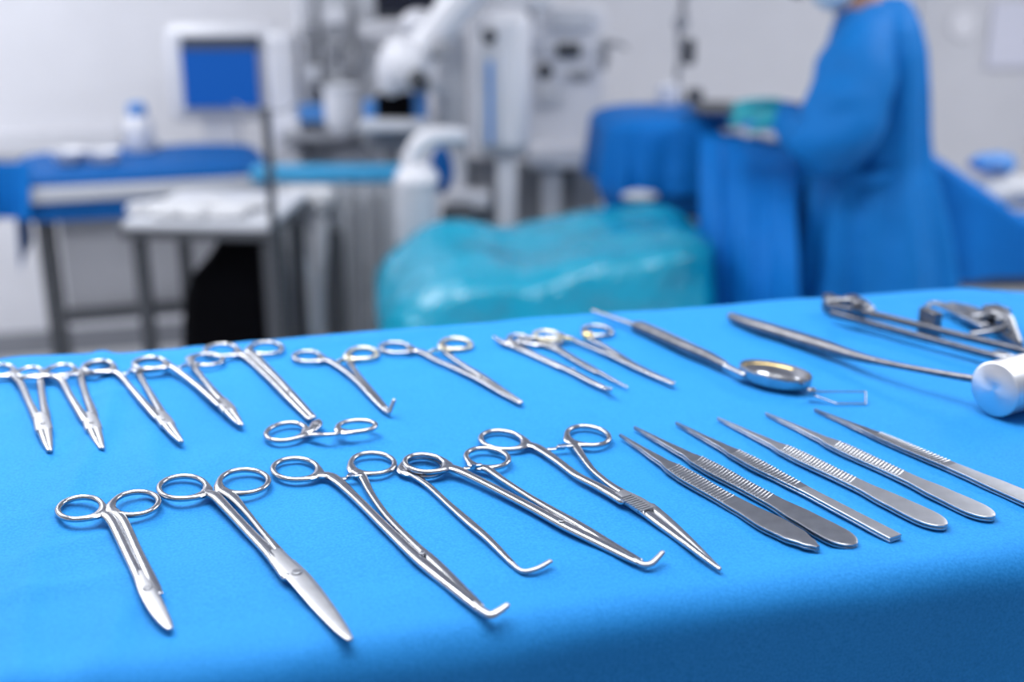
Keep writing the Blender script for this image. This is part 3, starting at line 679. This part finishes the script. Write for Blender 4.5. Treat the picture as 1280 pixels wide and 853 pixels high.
# cloths on the right
for k, (px, py, r, lab) in enumerate(((1262, 238, .07, 'crumpled white cloth on the sloping blue sheet at the right edge'), (1240, 205, .045, 'small blue and white bundle above the crumpled cloth'))):
    bm = BM(); ball(bm, at(px, py, 3.62), r, (1.7, 1, .7), 28)
    for v in bm.verts: v.co += Vector((1, 1, 1))*.02*noise.noise(v.co*22)
    tag(obj('cloth_bundle', bm, GAUZE if k == 0 else BLUEP), lab, 'cloth')
# things on the patient
bm = BM(); sweep(bm, [(*at(905, 163, 3.46), .05, .015), (*at(940, 166, 3.44), .09, .02), (*at(975, 174, 3.42), .07, .02), (*at(992, 182, 3.42), .03, .02)], n=12)
for v in bm.verts: v.co.z += .012*noise.noise(v.co*30)
tag(obj('gauze_swab', bm, GAUZE), 'white gauze laid along the drape below the gloved hands', 'gauze')
t = thing('instrument_tray', at(895, 152, 3.45), 'dark blue tray on the patient drape left of the gloves', 'tray')
obj('tray_bottom', pbox(BM(), 878, 143, 935, 150, 3.4, .25), DRAPEM, t, bevel=.01)
obj('tray_rim', pbox(BM(), 874, 139, 939, 143, 3.39, .27), DARK, t, bevel=.004)
bm = BM(); ball(bm, at(800, 245, 3.36), .036, (1.5, .8, .45), 20)
tag(obj('white_pad', bm, GAUZE), 'small white pad in the gap under the humped drape', 'pad')
tag(obj('blue_bolster', pbox(BM(), 757, 232, 890, 275, 3.46, .3), DRAPEM, bevel=.03), 'dark blue bolster in the gap between drape and teal cover', 'bolster')

# ------------------------------------------------------------------ the gowned person
pc = at(1085, 300, 3.1); t = thing('person', (pc.x, 3.1, 0), 'person in a blue surgical gown, mask and teal gloves, bent over the patient', 'person')
def Q(px, py, Y=3.1): return at(px, py, Y)
# body, one continuous skinned surface
bv = [(Q(1092, 0).x, 3.1, .98, .105), (Q(1097, 0).x, 3.1, 1.15, .10), (Q(1100, 0).x, 3.1, 1.33, .12), (Q(1088, 0).x, 3.1, 1.45, .075), (Q(1068, 0).x, 3.1, 1.515, .055), (Q(1052, 0).x, 3.1, 1.585, .085), (Q(1050, 0).x, 3.1, 1.65, .08),
      (Q(1085, 0).x, 2.93, 1.40, .06), (*Q(1052, 165, 2.90), .036), (*Q(985, 150, 3.02), .032),
      (Q(1085, 0).x, 3.27, 1.40, .06), (*Q(1045, 145, 3.30), .036), (*Q(985, 142, 3.2), .032),
      (Q(1085, 0).x, 3.0, .9, .09), (Q(1080, 0).x, 2.98, .5, .065), (Q(1085, 0).x, 2.98, .08, .05), (Q(1045, 0).x, 2.97, .045, .04),
      (Q(1085, 0).x, 3.2, .9, .09), (Q(1080, 0).x, 3.22, .5, .065), (Q(1085, 0).x, 3.22, .08, .05), (Q(1045, 0).x, 3.23, .045, .04)]
be = [(0, 1), (1, 2), (2, 3), (3, 4), (4, 5), (5, 6), (2, 7), (7, 8), (8, 9), (2, 10), (10, 11), (11, 12), (0, 13), (13, 14), (14, 15), (15, 16), (0, 17), (17, 18), (18, 19), (19, 20)]
me = bpy.data.meshes.new('body'); me.from_pydata([Vector(b[:3])-t.location for b in bv], be, [])
bo = bpy.data.objects.new('body', me); COL.objects.link(bo); bo.parent = t; me.materials.append(SKIN)
mo = bo.modifiers.new('skin', 'SKIN'); mo.use_smooth_shade = True
for i, b in enumerate(bv): me.skin_vertices[0].data[i].radius = (b[3], b[3])
me.skin_vertices[0].data[0].use_root = True
s_ = bo.modifiers.new('s', 'SUBSURF'); s_.levels = s_.render_levels = 2
# gown body
secs = []
for py, l, r, ry in ((-4, 1100, 1128, .05), (3, 1082, 1134, .09), (14, 1066, 1137, .14), (30, 1050, 1140, .185), (60, 1042, 1145, .205), (110, 1038, 1148, .20), (160, 1036, 1149, .19), (200, 1030, 1152, .19), (240, 1012, 1160, .22), (300, 998, 1169, .25), (370, 985, 1176, .27), (460, 978, 1180, .28), (560, 972, 1184, .29)):
    a = Q(l, py); b = Q(r, py); secs.append((Vector(((a.x+b.x)/2, 3.1, a.z)), (b.x-a.x)/2, ry))
fine = []
for (a, b) in zip(secs, secs[1:]):
    for k in range(4):
        f = k/4; fine.append((a[0].lerp(b[0], f), a[1]+(b[1]-a[1])*f, a[2]+(b[2]-a[2])*f))
fine.append(secs[-1])
g = obj('gown', loft(BM(), fine, n=90, fold=.11, nf=8, seed=.7, p=2.3), GOWN, t)
def sleeve(pts):
    bm = BM(); P = [(*Q(a, b, Y), d_, d_) for a, b, Y, d_ in pts]; sweep(bm, P, n=24, k=7)
    for v in bm.verts: v.co += Vector((1, .6, .3))*.022*noise.noise(Vector((v.co.x*9, v.co.y*9, v.co.z*14)))
    return bm
obj('sleeve', sleeve([(1100, 38, 3.03, .15), (1074, 75, 2.94, .19), (1062, 125, 2.88, .19), (1044, 168, 2.86, .19), (1018, 176, 2.90, .15), (996, 163, 2.98, .11), (982, 152, 3.02, .085)]), GOWN, t)
obj('sleeve', sleeve([(1100, 40, 3.2, .14), (1070, 90, 3.3, .15), (1040, 150, 3.32, .13), (1000, 152, 3.25, .10), (982, 143, 3.2, .08)]), GOWN, t)
bm = BM(); sweep(bm, [(Q(1085, 0).x, 2.95, 1.44, .03, .05), (Q(1062, 0).x, 3.03, 1.455, .03, .05), (Q(1058, 0).x, 3.1, 1.46, .03, .05), (Q(1062, 0).x, 3.17, 1.455, .03, .05), (Q(1085, 0).x, 3.25, 1.44, .03, .05)], n=12)
obj('collar', bm, GOWN, t)
bm = BM(); sweep(bm, [(Q(1030, 200).x, 2.92, Q(0, 205).z, .012, .03), (Q(1080, 0).x, 2.89, Q(0, 208).z, .012, .03), (Q(1130, 0).x, 2.93, Q(0, 200).z, .012, .03)], n=8)
obj('waist_tie', bm, GOWN, t)
# hands
def hand(wr, dirx, palm_r, side):
    V = [(*wr, .022)]; E = []
    pc_ = wr + dirx*.055; V.append((*pc_, .03)); E.append((0, 1))
    perp = Vector((-dirx.y, dirx.x, 0)).normalized()
    for k, ln in enumerate((.055, .07, .066, .052)):
        b0 = pc_ + dirx*.03 + perp*(-.027+.018*k); i0 = len(V); V.append((*b0, .011)); E.append((1, i0))
        m0 = b0 + dirx*ln*.55 + Vector((0, 0, -.006)); V.append((*m0, .0095)); E.append((i0, i0+1))
        e0 = m0 + dirx*ln*.35 + Vector((0, 0, -.024)); V.append((*e0, .008)); E.append((i0+1, i0+2))
    b0 = pc_ - dirx*.015 + perp*side*.03 + Vector((0, 0, -.01)); i0 = len(V); V.append((*b0, .012)); E.append((1, i0))
    m0 = b0 + dirx*.03 + perp*side*.012 + Vector((0, 0, -.014)); V.append((*m0, .0105)); E.append((i0, i0+1))
    e0 = m0 + dirx*.026 + Vector((0, 0, -.008)); V.append((*e0, .009)); E.append((i0+1, i0+2))
    me = bpy.data.meshes.new('glove'); me.from_pydata([Vector(b[:3])-t.location for b in V], E, [])
    h = bpy.data.objects.new('glove', me); COL.objects.link(h); h.parent = t; me.materials.append(GLOVE)
    mo = h.modifiers.new('skin', 'SKIN'); mo.use_smooth_shade = True
    for i, b in enumerate(V): me.skin_vertices[0].data[i].radius = (b[3], b[3])
    me.skin_vertices[0].data[0].use_root = True
    s_ = h.modifiers.new('s', 'SUBSURF'); s_.levels = s_.render_levels = 2
hand(Q(984, 150, 3.02), Vector((-.95, .25, .10)).normalized(), .04, 1)
hand(Q(980, 134, 3.2), Vector((-.97, -.1, .12)).normalized(), .04, -1)
# head: face, cap, mask, loupes
hx = Q(1050, 0).x; hz = 1.60
bm = BM(); ball(bm, (hx, 3.1, hz), .1, (1.0, .78, 1.15), 32)
for v in bm.verts:
    d = v.co - Vector((hx, 3.1, hz))
    if d.x < 0:
        v.co.x -= .022*math.exp(-((d.y/.018)**2)-((d.z+.015)/.03)**2)      # nose
        v.co.x += .012*(math.exp(-((abs(d.y)-.035)/.018)**2-((d.z-.008)/.018)**2))  # eye sockets
        v.co.x -= .008*math.exp(-(d.y/.03)**2-((d.z+.055)/.012)**2)
    if d.z < -.03: v.co.y = 3.1 + d.y*(1 - .35*(-d.z-.03)/.085)
bmesh.ops.rotate(bm, verts=bm.verts[:], cent=(hx, 3.1, hz), matrix=Matrix.Rotation(math.radians(-28), 3, 'Y'))
obj('face', bm, SKIN, t)
def headpt(x, y, z):
    return Vector((hx, 3.1, hz)) + Matrix.Rotation(math.radians(-28), 3, 'Y') @ Vector((x, y, z))
for s in (-1, 1):
    obj('ear', ball(BM(), headpt(.01, s*.08, -.005), .03, (.5, .3, 1), 16), SKIN, t)
    obj('eye', ball(BM(), headpt(-.083, s*.032, .01), .012, (1, 1, 1), 16), WHITE, t)
    obj('loupe', cyl(BM(), headpt(-.095, s*.032, .0), headpt(-.145, s*.028, -.02), .016, .013, 16), DARK, t, bevel=.002)
obj('mask', ball(BM(), headpt(-.045, 0, -.058), .07, (.9, .95, .75), 24), MASKM, t)
obj('surgical_cap', ball(BM(), headpt(.02, 0, .045), .105, (.98, .84, .86), 28), GOWN, t)

# ------------------------------------------------------------------ far left: steel table with blue cover
ly = math.radians(18)
c = at(135, 215, 3.75)
t = thing('steel_table', (c.x, c.y, 0), 'steel table with a pale rail under the left blue cover', 'table')
ztop = at(150, 214, 3.6).z
ex = Vector((math.cos(ly), math.sin(ly), 0)); ey = Vector((-math.sin(ly), math.cos(ly), 0)); c0 = Vector((-1.13, 3.87, 0))
Lt = .66; Wt = .5
obj('tabletop', box(BM(), (c0.x-.1, c0.y, ztop-.03), (Lt+.1, Wt, .03), ly), INOX, t, bevel=.005)
for a, b in ((-1, -1), (1, -1), (-1, 1), (1, 1)):
    q = c0 + ex*(a*(Lt/2-.01) - .1) + ey*b*(Wt/2-.03)
    obj('leg', box(BM(), (q.x, q.y, ztop/2-.02), (.03, .03, ztop-.04), ly), DARK, t, bevel=.003)
q = c0 - ex*.1 - ey*(Wt/2-.03); zr = at(135, 386, q.y).z
obj('lower_rail', box(BM(), (q.x, q.y, zr), (Lt-.1, .03, .035), ly), DARK, t)
q = c0 - ex*.1 - ey*(Wt/2-.06)
obj('front_panel', box(BM(), (q.x, q.y, (ztop+zr)/2-.02), (Lt-.12, .015, ztop-zr-.06), ly), mat('grey_panel', (.36, .365, .40), .5, 0, None, .04), t)
q = c0 - ex*.1
obj('lower_shelf', box(BM(), (q.x, q.y, zr-.02), (Lt-.1, Wt-.06, .015), ly), INOX, t)
q = c0 - ex*.1 - ey*(Wt/2+.035); zz = at(160, 237, q.y).z
o = obj('front_rail', box(BM(), (q.x, q.y, zz), (Lt+.06, .03, .045), ly), PALE, t, bevel=.006)
cc = c0 - ex*.1
o = obj('blue_table_cover', bed_drape(cc, Lt+.12, Wt+.06, ly, ztop+.008, lambda a: at(150, 268, 3.6).z if math.cos(a) > -.93 else at(150, 285, 3.6).z - .12, fold=.006, nf=11, seed=3, edge=.03, p=7, flare=.02), DRAPEM)
tag(o, 'dark blue cover over the steel table at the far left', 'cover')
for k, (px, py, lab) in enumerate(((88, 208, 'white basin nearer the left on the blue covered steel table'), (130, 206, 'white basin just left of the blue-capped bottle'))):
    p = at(px, py+4, 3.68); z0 = ztop+.012
    bm = BM(); lathe(bm, (p.x, p.y, z0), [(.03, 0), (.045, .015), (.055, .04), (.058, .04), (.05, .036), (.035, .01), (.01, .006)], 24)
    tag(obj('basin', bm, WHITE), lab, 'basin')
p = at(177, 196, 3.95); z0 = ztop+.01; t = thing('bottle', (p.x, p.y, z0), 'stout white bottle with a blue cap on the left steel table', 'bottle')
obj('bottle_body', lathe(BM(), (p.x, p.y, z0), [(.042, 0), (.048, .01), (.048, .09), (.035, .115), (.02, .125)]), WHITE, t)
obj('cap', lathe(BM(), (p.x, p.y, z0+.118), [(.03, 0), (.032, .005), (.03, .035), (.02, .042)]), BLUEP, t)
bm = BM(); sweep(bm, [(*at(193, 176, 3.95), .01, .01), (*at(200, 190, 3.95), .01, .01), (*at(203, 200, 3.93), .01, .01)], n=8); 
obj('hose', bm, MID, t)
q = at(14, 300, 3.35)
bmx = hanging(-40, 40, 203, 274, 3.45, 2, .02, 0); o = obj('cover_corner', bmx, DRAPEB); sm = o.modifiers.new('t', 'SOLIDIFY'); sm.thickness = .006
tag(o, 'blue cloth corner hanging over the end of the left steel table', 'cloth')

# white instrument trolley with dark legs
zt = at(250, 272, 2.9).z; cy_ = 2.98
x0 = at(158, 275, 2.8).x; x1 = at(345, 290, 2.8).x; wy = math.radians(-4)
tc_ = Vector(((x0+x1)/2+.0, 3.0, 0)); t = thing('instrument_trolley', (tc_.x, tc_.y, 0), 'dark-legged trolley with a pale top in front of the left steel table', 'trolley')
obj('tray_top', box(BM(), (tc_.x, tc_.y, zt), (x1-x0, .42, .02), wy), PALE, t, bevel=.004)
obj('top_frame', box(BM(), (tc_.x, tc_.y, zt-.022), (x1-x0+.01, .43, .022), wy), DARK, t, bevel=.003)
for a in (-1, 1):
    for b in (-1, 1):
        q = Vector((tc_.x + a*((x1-x0)/2-.02), tc_.y + b*.19 - a*.012, 0))
        obj('leg', box(BM(), (q.x, q.y, zt/2-.02), (.03, .03, zt-.04), wy), DARK, t)
obj('lower_shelf', box(BM(), (tc_.x, tc_.y, .42), (x1-x0-.03, .38, .02), wy), INOX, t)
random.seed(3)
for k in range(9):
    px, py = [(178, 262), (205, 258), (232, 262), (262, 256), (290, 262), (318, 258), (232, 280), (272, 282), (205, 272)][k]
    lab = 'crumpled white gauze pack on the pale-topped trolley, ' + ('at its left corner', 'second from the left in the back line', 'third from the left in the back line', 'middle of the back line', 'second from the right in the back line', 'at its right end', 'in front, left of the frontmost', 'frontmost, right of centre', 'in front near the left corner')[k]
    p = at(px, py, 2.86 + .0*k); r_ = ray(px, py); tt_ = (zt+.02-CAMZ)/r_.z; p = Vector((0, 0, CAMZ)) + r_*tt_
    p.y = max(2.84, min(3.16, p.y))
    bm = BM(); ball(bm, (p.x, p.y, zt+.024), .032, (1.3+.4*random.random(), .9, .5), 18)
    for v in bm.verts: v.co += Vector((.7, .7, .4))*.014*noise.noise(v.co*35)
    tag(obj('gauze_pack', bm, GAUZE), lab, 'gauze', 'gauze packs on the pale-topped trolley')
# black bag / stool under it
bm = BM(); a = at(238, 350, 2.72); 
P0 = at(240, 372, 2.9); 
secs = []
for py, l, r in ((299, 278, 343), (315, 268, 344), (340, 246, 345), (365, 238, 346), (400, 236, 347), (440, 236, 348), (520, 236, 348)):
    A_ = at(l-4, py, 2.96); B_ = at(r, py, 2.96); secs.append((Vector(((A_.x+B_.x)/2, 3.0, A_.z)), (B_.x-A_.x)/2, .12))
o = obj('black_bin_bag', loft(bm, secs, n=48, fold=.03, nf=7, p=4), BLACK); tag(o, 'black bag hanging under the right half of the pale-topped trolley', 'bag')

# drip stand pole
p = at(343, 300, 2.74); t = thing('drip_stand', (p.x, p.y, 0), 'thin dark drip stand right of the pale-topped trolley', 'stand')
obj('pole', cyl(BM(), (p.x, p.y, .08), (p.x, p.y, at(343, 135, 2.74).z), .010), DARK, t)
for k in range(5):
    a = 2*PI*k/5; e = Vector((p.x+.22*math.cos(a), p.y+.22*math.sin(a), .05))
    l = obj('foot', cyl(BM(), (p.x, p.y, .08), e, .012, .009, 10), MID, t); obj('caster', ball(BM(), e-Vector((0, 0, .022)), .025, n=12), DARK, l)
z = at(343, 137, 2.74).z
obj('hook', sweep(BM(), [(p.x-.07, p.y, z+.015, .006, .006), (p.x-.04, p.y, z-.004, .006, .006), (p.x+.04, p.y, z-.004, .006, .006), (p.x+.07, p.y, z+.015, .006, .006)], n=8), MID, t)

# monitor with blue screen
Ym = 4.3
t = thing('monitor', at(275, 150, Ym), 'boxy white monitor with a blue screen on the left wall side', 'monitor')
bm = pbox(BM(), 207, 30, 348, 152, Ym, .12, math.radians(6)); obj('housing', bm, WHITE, t, bevel=.03)
bm = pbox(BM(), 225, 44, 324, 136, Ym-.016, .02, math.radians(6)); obj('bezel', bm, PALE, t, bevel=.004)
bm = pbox(BM(), 229, 58, 321, 134, Ym-.030, .02, math.radians(6)); obj('screen', bm, SCREEN, t)
bm = pbox(BM(), 227, 45, 323, 62, Ym-.034, .02, math.radians(6)); obj('top_bar', bm, SCREEND, t)
bm = pbox(BM(), 255, 150, 300, 215, Ym+.02, .06); obj('bracket', bm, WHITE, t, bevel=.01)

# anaesthesia tower with pale columns
Ya = 4.1
t = thing('anaesthesia_machine', at(400, 300, Ya), 'tall pale anaesthesia machine crowded with columns and bottles', 'machine')
obj('side_column', pbox(BM(), 336, 40, 372, 212, Ya, .12), WHITE, t, bevel=.02)
obj('back_panel', pbox(BM(), 372, -20, 470, 215, Ya+.1, .1), PALE, t, bevel=.02)
for k, (a, b) in enumerate(((376, 386), (396, 404), (418, 428), (440, 447))):
    p = at((a+b)/2, 100, Ya+.04); r = (at(b, 100, Ya).x-at(a, 100, Ya).x)/2
    obj('gas_column', cyl(BM(), (p.x, p.y, at(0, 140, Ya).z), (p.x, p.y, at(0, -15, Ya).z), r), (WHITE, MID, PALE, MID)[k], t)
for k, (x0_, y0_, x1_, y1_, m_) in enumerate(((376, 30, 398, 44, MID), (406, 52, 424, 70, MID), (430, 60, 446, 88, MID), (384, 84, 400, 100, PALE), (404, 10, 432, 30, WHITE), (450, 30, 500, 46, WHITE), (455, 54, 505, 62, MID), (385, 104, 455, 110, MID))):
    obj('control_block', pbox(BM(), x0_, y0_, x1_, y1_, Ya-.03, .06), m_, t, bevel=.004)
obj('worktop', pbox(BM(), 350, 170, 500, 178, Ya-.15, .3), MID, t, bevel=.004, label='dark grey worktop')
obj('blue_label', pbox(BM(), 374, 131, 406, 152, Ya-.06, .05), BLUEP, t, label='sky blue panel')
obj('lower_column', pbox(BM(), 347, 150, 376, 210, Ya-.05, .1), WHITE, t, bevel=.01)
obj('cabinet_base', pbox(BM(), 376, 178, 480, 330, Ya+.05, .3), PALE, t, bevel=.01)
obj('drawer', pbox(BM(), 418, 182, 478, 204, Ya-.02, .1), WHITE, t, bevel=.006)
p = at(429, 112, Ya-.2); q = at(429, 172, Ya-.2); r = (at(452, 140, Ya-.2).x-at(408, 140, Ya-.2).x)/2
t = thing('suction_jar', q, 'tapered white suction jar in front of the pale machine columns', 'jar')
obj('jar_body', lathe(BM(), (q.x, q.y, q.z), [(r*.45, 0), (r*.9, .03), (r, .07), (r, p.z-q.z)]), WHITE, t)
obj('lid', lathe(BM(), (q.x, q.y, p.z), [(r*1.05, 0), (r*1.05, .012), (r*.5, .02)]), PALE, t)

t = thing('ceiling_monitor', at(508, 20, 3.9), 'black flat monitor cut off by the top of the picture', 'monitor')
obj('housing', pbox(BM(), 468, -60, 546, 24, 3.9, .05), DARK, t, bevel=.006)
obj('screen', pbox(BM(), 471, -55, 543, 16, 3.895, .01), mat('black_glass', (.006, .008, .02), .15), t)
p = at(507, -50, 3.98)
obj('arm', cyl(BM(), p, (p.x, p.y+.1, 3.0), .02), WHITE, t)
t = thing('small_screen_unit', at(492, 146, 3.72), 'small dark-faced display on a bed of blue beside the white arm', 'monitor')
obj('housing', pbox(BM(), 470, 118, 516, 150, 3.7, .06), BLACK, t, bevel=.01)
obj('side_panel', pbox(BM(), 514, 114, 534, 150, 3.71, .05), BLUEP, t, bevel=.006)
obj('side_panel', pbox(BM(), 454, 126, 472, 150, 3.72, .05), BLUEP, t, bevel=.006)
obj('keyboard', pbox(BM(), 448, 152, 540, 166, 3.62, .15), PALE, t, bevel=.01)
obj('support', pbox(BM(), 455, 166, 530, 190, 3.72, .1), MID, t, bevel=.01)
obj('stem', pbox(BM(), 485, 190, 500, 420, 3.76, .05), MID, t)

# covered trolley with sky blue shelf
Yc = 3.5
t = thing('covered_trolley', at(420, 300, Yc), 'grey-filmed trolley with a sky blue tray top in the middle', 'trolley')
obj('tray', pbox(BM(), 312, 211, 502, 229, Yc, .1), TEALW, t, bevel=.008, label='sky blue tray')
obj('film_skirt', hanging(348, 492, 229, 560, Yc+.01, 6, .02, 2), GREYC, t)
obj('end_shelf', pbox(BM(), 350, 238, 415, 262, Yc-.1, .1), GAUZE, t, bevel=.02)
for a in (352, 400, 446, 470): obj('leg', pbox(BM(), a, 245, a+8, 600, Yc-.03, .03), (DARK, PALE, MID, MID)[(352, 400, 446, 470).index(a)], t)
obj('gap_shade_panel', pbox(BM(), 414, 290, 434, 600, Yc-.06, .03), DARK, t, label='dark strip standing in for the shaded gap')  # no real upright: dark colour stands in for shade in the gap
bm = BM(); p = at(375, 262, Yc-.14)
P = [(*at(362, 262, Yc-.14), .03, .03), (*at(372, 300, Yc-.15), .035, .03), (*at(386, 345, Yc-.16), .05, .03), (*at(392, 390, Yc-.15), .06, .03), (*at(392, 440, Yc-.14), .06, .03)]
obj('film_fold', sweep(bm, P, n=12), GREYC, t)
obj('film_fold', sweep(BM(), [(*at(402, 250, Yc-.13), .03, .03), (*at(404, 300, Yc-.13), .03, .03), (*at(401, 350, Yc-.13), .028, .03), (*at(400, 430, Yc-.13), .03, .03)], n=12), GREYC, t)

# white articulated arm from above
t = thing('surgical_microscope', at(510, 90, 3.55), 'white articulated microscope arm slanting down from the top', 'microscope')
Yq = 3.55
obj('upper_arm', sweep(BM(), [(*at(640, -110, Yq), .11, .11), (*at(590, -20, Yq), .11, .11), (*at(562, 18, Yq), .105, .105), (*at(535, 52, Yq), .10, .10), (*at(515, 72, Yq), .11, .11)], n=20), WHITE, t)
obj('joint', ball(BM(), at(510, 80, Yq-.02), .075, (1, 1, 1), 28), WHITE, t)
obj('head', sweep(BM(), [(*at(500, 62, Yq), .09, .09), (*at(490, 85, Yq), .09, .09), (*at(489, 105, Yq), .07, .07)], n=18), WHITE, t)
obj('eyepiece', cyl(BM(), at(518, 92, Yq-.06), at(526, 106, Yq-.10), .028), DARK, t, bevel=.004)
obj('knob', cyl(BM(), at(548, 66, Yq-.02), at(553, 60, Yq-.08), .022), MID, t, bevel=.003)
obj('small_housing', ball(BM(), at(523, 28, Yq+.1), .05, (1.1, 1, .8), 20), WHITE, t)
obj('cross_bracket', pbox(BM(), 500, 100, 560, 116, Yq+.1, .06), PALE, t, bevel=.01)

# white tower with a blue stripe
Yw = 3.6
t = thing('equipment_tower', at(620, 300, Yw), 'white tower with rounded top, dark dot and slim blue stripe', 'machine')
obj('side_post', pbox(BM(), 545, 40, 584, 245, Yw+.15, .08), PALE, t, bevel=.01)
a = at(590, 12, Yw)
obj('main_panel', pbox(BM(), 588, 10, 664, 198, Yw, .18), WHITE, t, bevel=.045)
obj('inner_panel', pbox(BM(), 600, 60, 626, 184, Yw-.012, .02), PALE, t, bevel=.006)
obj('blue_stripe', pbox(BM(), 609, 76, 616, 180, Yw-.022, .02), BLUEP, t, bevel=.002, label='slim blue level stripe')
q = at(612, 45, Yw); obj('round_knob', cyl(BM(), q, q-Vector((0, .03, 0)), .022), DARK, t, bevel=.004)
obj('leg_column', pbox(BM(), 622, 196, 645, 600, Yw+.05, .08), WHITE, t, bevel=.008)
obj('leg_column', pbox(BM(), 560, 196, 584, 600, Yw+.12, .08), WHITE, t, bevel=.008)
obj('cross_foot', pbox(BM(), 560, 240, 612, 262, Yw+.06, .1), WHITE, t, bevel=.01)
obj('dark_core', pbox(BM(), 586, 200, 622, 300, Yw+.2, .1), MID, t, bevel=.01)
obj('top_cap', pbox(BM(), 596, -4, 690, 12, Yw+.08, .12), PALE, t, bevel=.01)

# ventilator with knobs
Yv = 4.05
t = thing('ventilator', at(705, 300, Yv), 'wide pale ventilator with several dark dials and a white shelf', 'machine')
obj('body', pbox(BM(), 648, 8, 756, 198, Yv, .3), WHITE, t, bevel=.02)
obj('side_body', pbox(BM(), 648, 205, 752, 285, Yv+.1, .25), PALE, t, bevel=.015)
for (x0_, y0_, x1_, y1_, m_) in ((688, 12, 742, 38, PALE), (655, 50, 672, 70, PALE), (696, 54, 726, 72, DARK), (712, 88, 738, 100, MID), (672, 108, 700, 132, PALE)):
    obj('control_block', pbox(BM(), x0_, y0_, x1_, y1_, Yv-.02, .03), m_, t, bevel=.005)
q = at(681, 88, Yv); obj('dial', cyl(BM(), q, q-Vector((0, .035, 0)), .026), DARK, t, bevel=.004)
q = at(656, 12, Yv-.05); obj('top_pipe', cyl(BM(), at(664, 22, Yv-.05), at(660, -40, Yv-.05), .015), MID, t)
obj('side_hook', sweep(BM(), [(*at(756, 50, Yv-.02), .02, .02), (*at(757, 70, Yv-.02), .035, .03), (*at(755, 84, Yv-.02), .025, .02)], n=10), MID, t)
obj('side_hook', sweep(BM(), [(*at(752, 56, Yv-.03), .018, .018), (*at(770, 54, Yv-.03), .018, .018), (*at(782, 60, Yv-.03), .012, .012)], n=10), MID, t)
obj('shelf', pbox(BM(), 660, 190, 738, 212, Yv-.2, .3), WHITE, t, bevel=.01, label='white shelf')
obj('shelf_post', pbox(BM(), 676, 212, 700, 600, Yv-.15, .08), WHITE, t, bevel=.006)
obj('recess_shade', pbox(BM(), 646, 206, 676, 300, Yv-.02, .06), MID, t)  # solid grey slabs stand in for the shade beside the shelf post
obj('recess_shade', pbox(BM(), 700, 214, 716, 300, Yv-.02, .06), MID, t)

# curved white pipe and its cylinder
Yp = 3.3
t = thing('suction_unit', at(520, 300, Yp), 'grey canister with a thick white pipe curving over it', 'machine')
obj('canister', lathe(BM(), at(521, 330, Yp), [(.06, 0), (.062, .01), (.062, at(0, 226, Yp).z-at(0, 330, Yp).z), (.05, at(0, 222, Yp).z-at(0, 330, Yp).z)]), PALE, t)
obj('dome', lathe(BM(), at(521, 226, Yp), [(.066, 0), (.064, .012), (.05, .035), (.03, .05), (.01, .055)]), WHITE, t)
obj('curved_pipe', sweep(BM(), [(*at(516, 222, Yp), .06, .06), (*at(516, 198, Yp), .058, .058), (*at(526, 178, Yp), .056, .056), (*at(545, 170, Yp+.02), .054, .054), (*at(575, 170, Yp+.08), .05, .05)], n=18), WHITE, t)
bm = BM(); ball(bm, at(552, 213, 3.45), .05, (.7, .7, 1.4), 20)
tag(obj('blue_pouch', bm, DRAPEM), 'blue pouch hanging below the curved white pipe', 'pouch')
bm = pbox(BM(), 552, 262, 590, 300, 3.4, .1)
tag(obj('foot_pedal_box', bm, DARK, bevel=.01), 'dark box beside the grey canister', 'box')

# cable column on the wall
t = thing('hose_column', at(852, 60, 3.95), 'dark jointed hose column hanging in front of the right wall', 'hose column')
Yh = 3.95
obj('hose', sweep(BM(), [(*at(855, -60, Yh), .03, .03), (*at(854, 10, Yh), .03, .03), (*at(849, 40, Yh), .022, .022), (*at(850, 70, Yh), .018, .018), (*at(847, 100, Yh), .02, .02), (*at(850, 125, Yh), .018, .018), (*at(870, 142, Yh), .014, .014)], n=12), MID, t)
obj('joint_block', pbox(BM(), 856, 48, 870, 82, Yh-.03, .05), DARK, t, bevel=.012)
obj('joint_block', pbox(BM(), 860, 112, 880, 130, Yh-.03, .05), DARK, t, bevel=.012)
obj('joint_ball', ball(BM(), at(852, 28, Yh), .026, n=16), MID, t)
q = at(834, 140, 3.85); t = thing('drip_bottle', q, 'small white bottle at the foot of the hose column', 'bottle')
obj('bottle_body', lathe(BM(), q, [(.014, 0), (.032, .02), (.036, .05), (.034, .085), (.015, .1)]), WHITE, t)
obj('neck', lathe(BM(), q-Vector((0, 0, .03)), [(.008, 0), (.011, .01), (.012, .032)]), MID, t)

# wall items at the right
def wallpt(px, py, off):       # where the view ray meets the plane "off" metres in front of the back wall
    r = ray(px, py); nrm = E2; p0 = room(0, -off, 0); tt_ = (p0-Vector((0, 0, CAMZ))).dot(nrm)/r.dot(nrm); return Vector((0, 0, CAMZ)) + r*tt_
q = wallpt(1202, 30, .001)
CLOCKW = mat('white_face', (.88, .88, .93), .6)
t = thing('wall_clock', q, 'round white clock face on the right part of the back wall', 'clock')
obj('rim', cyl(BM(), q, q-E2*.012, .078, n=32), WHITE, t, bevel=.006)
obj('dial', cyl(BM(), q-E2*.012, q-E2*.016, .070, n=32), CLOCKW, t)
a = wallpt(1238, 40, .02); b = wallpt(1300, 40, .02); zt_ = wallpt(1260, 2, .02).z; zb_ = wallpt(1260, 84, .02).z
tag(obj('notice_sheet', box(BM(), ((a.x+b.x)/2, (a.y+b.y)/2, (zt_+zb_)/2), ((b-a).length, .01, zt_-zb_), RY), mat('pale_paper', (.80, .81, .93), .7)), 'blank pale notice sheet on the wall at the right edge', 'notice')
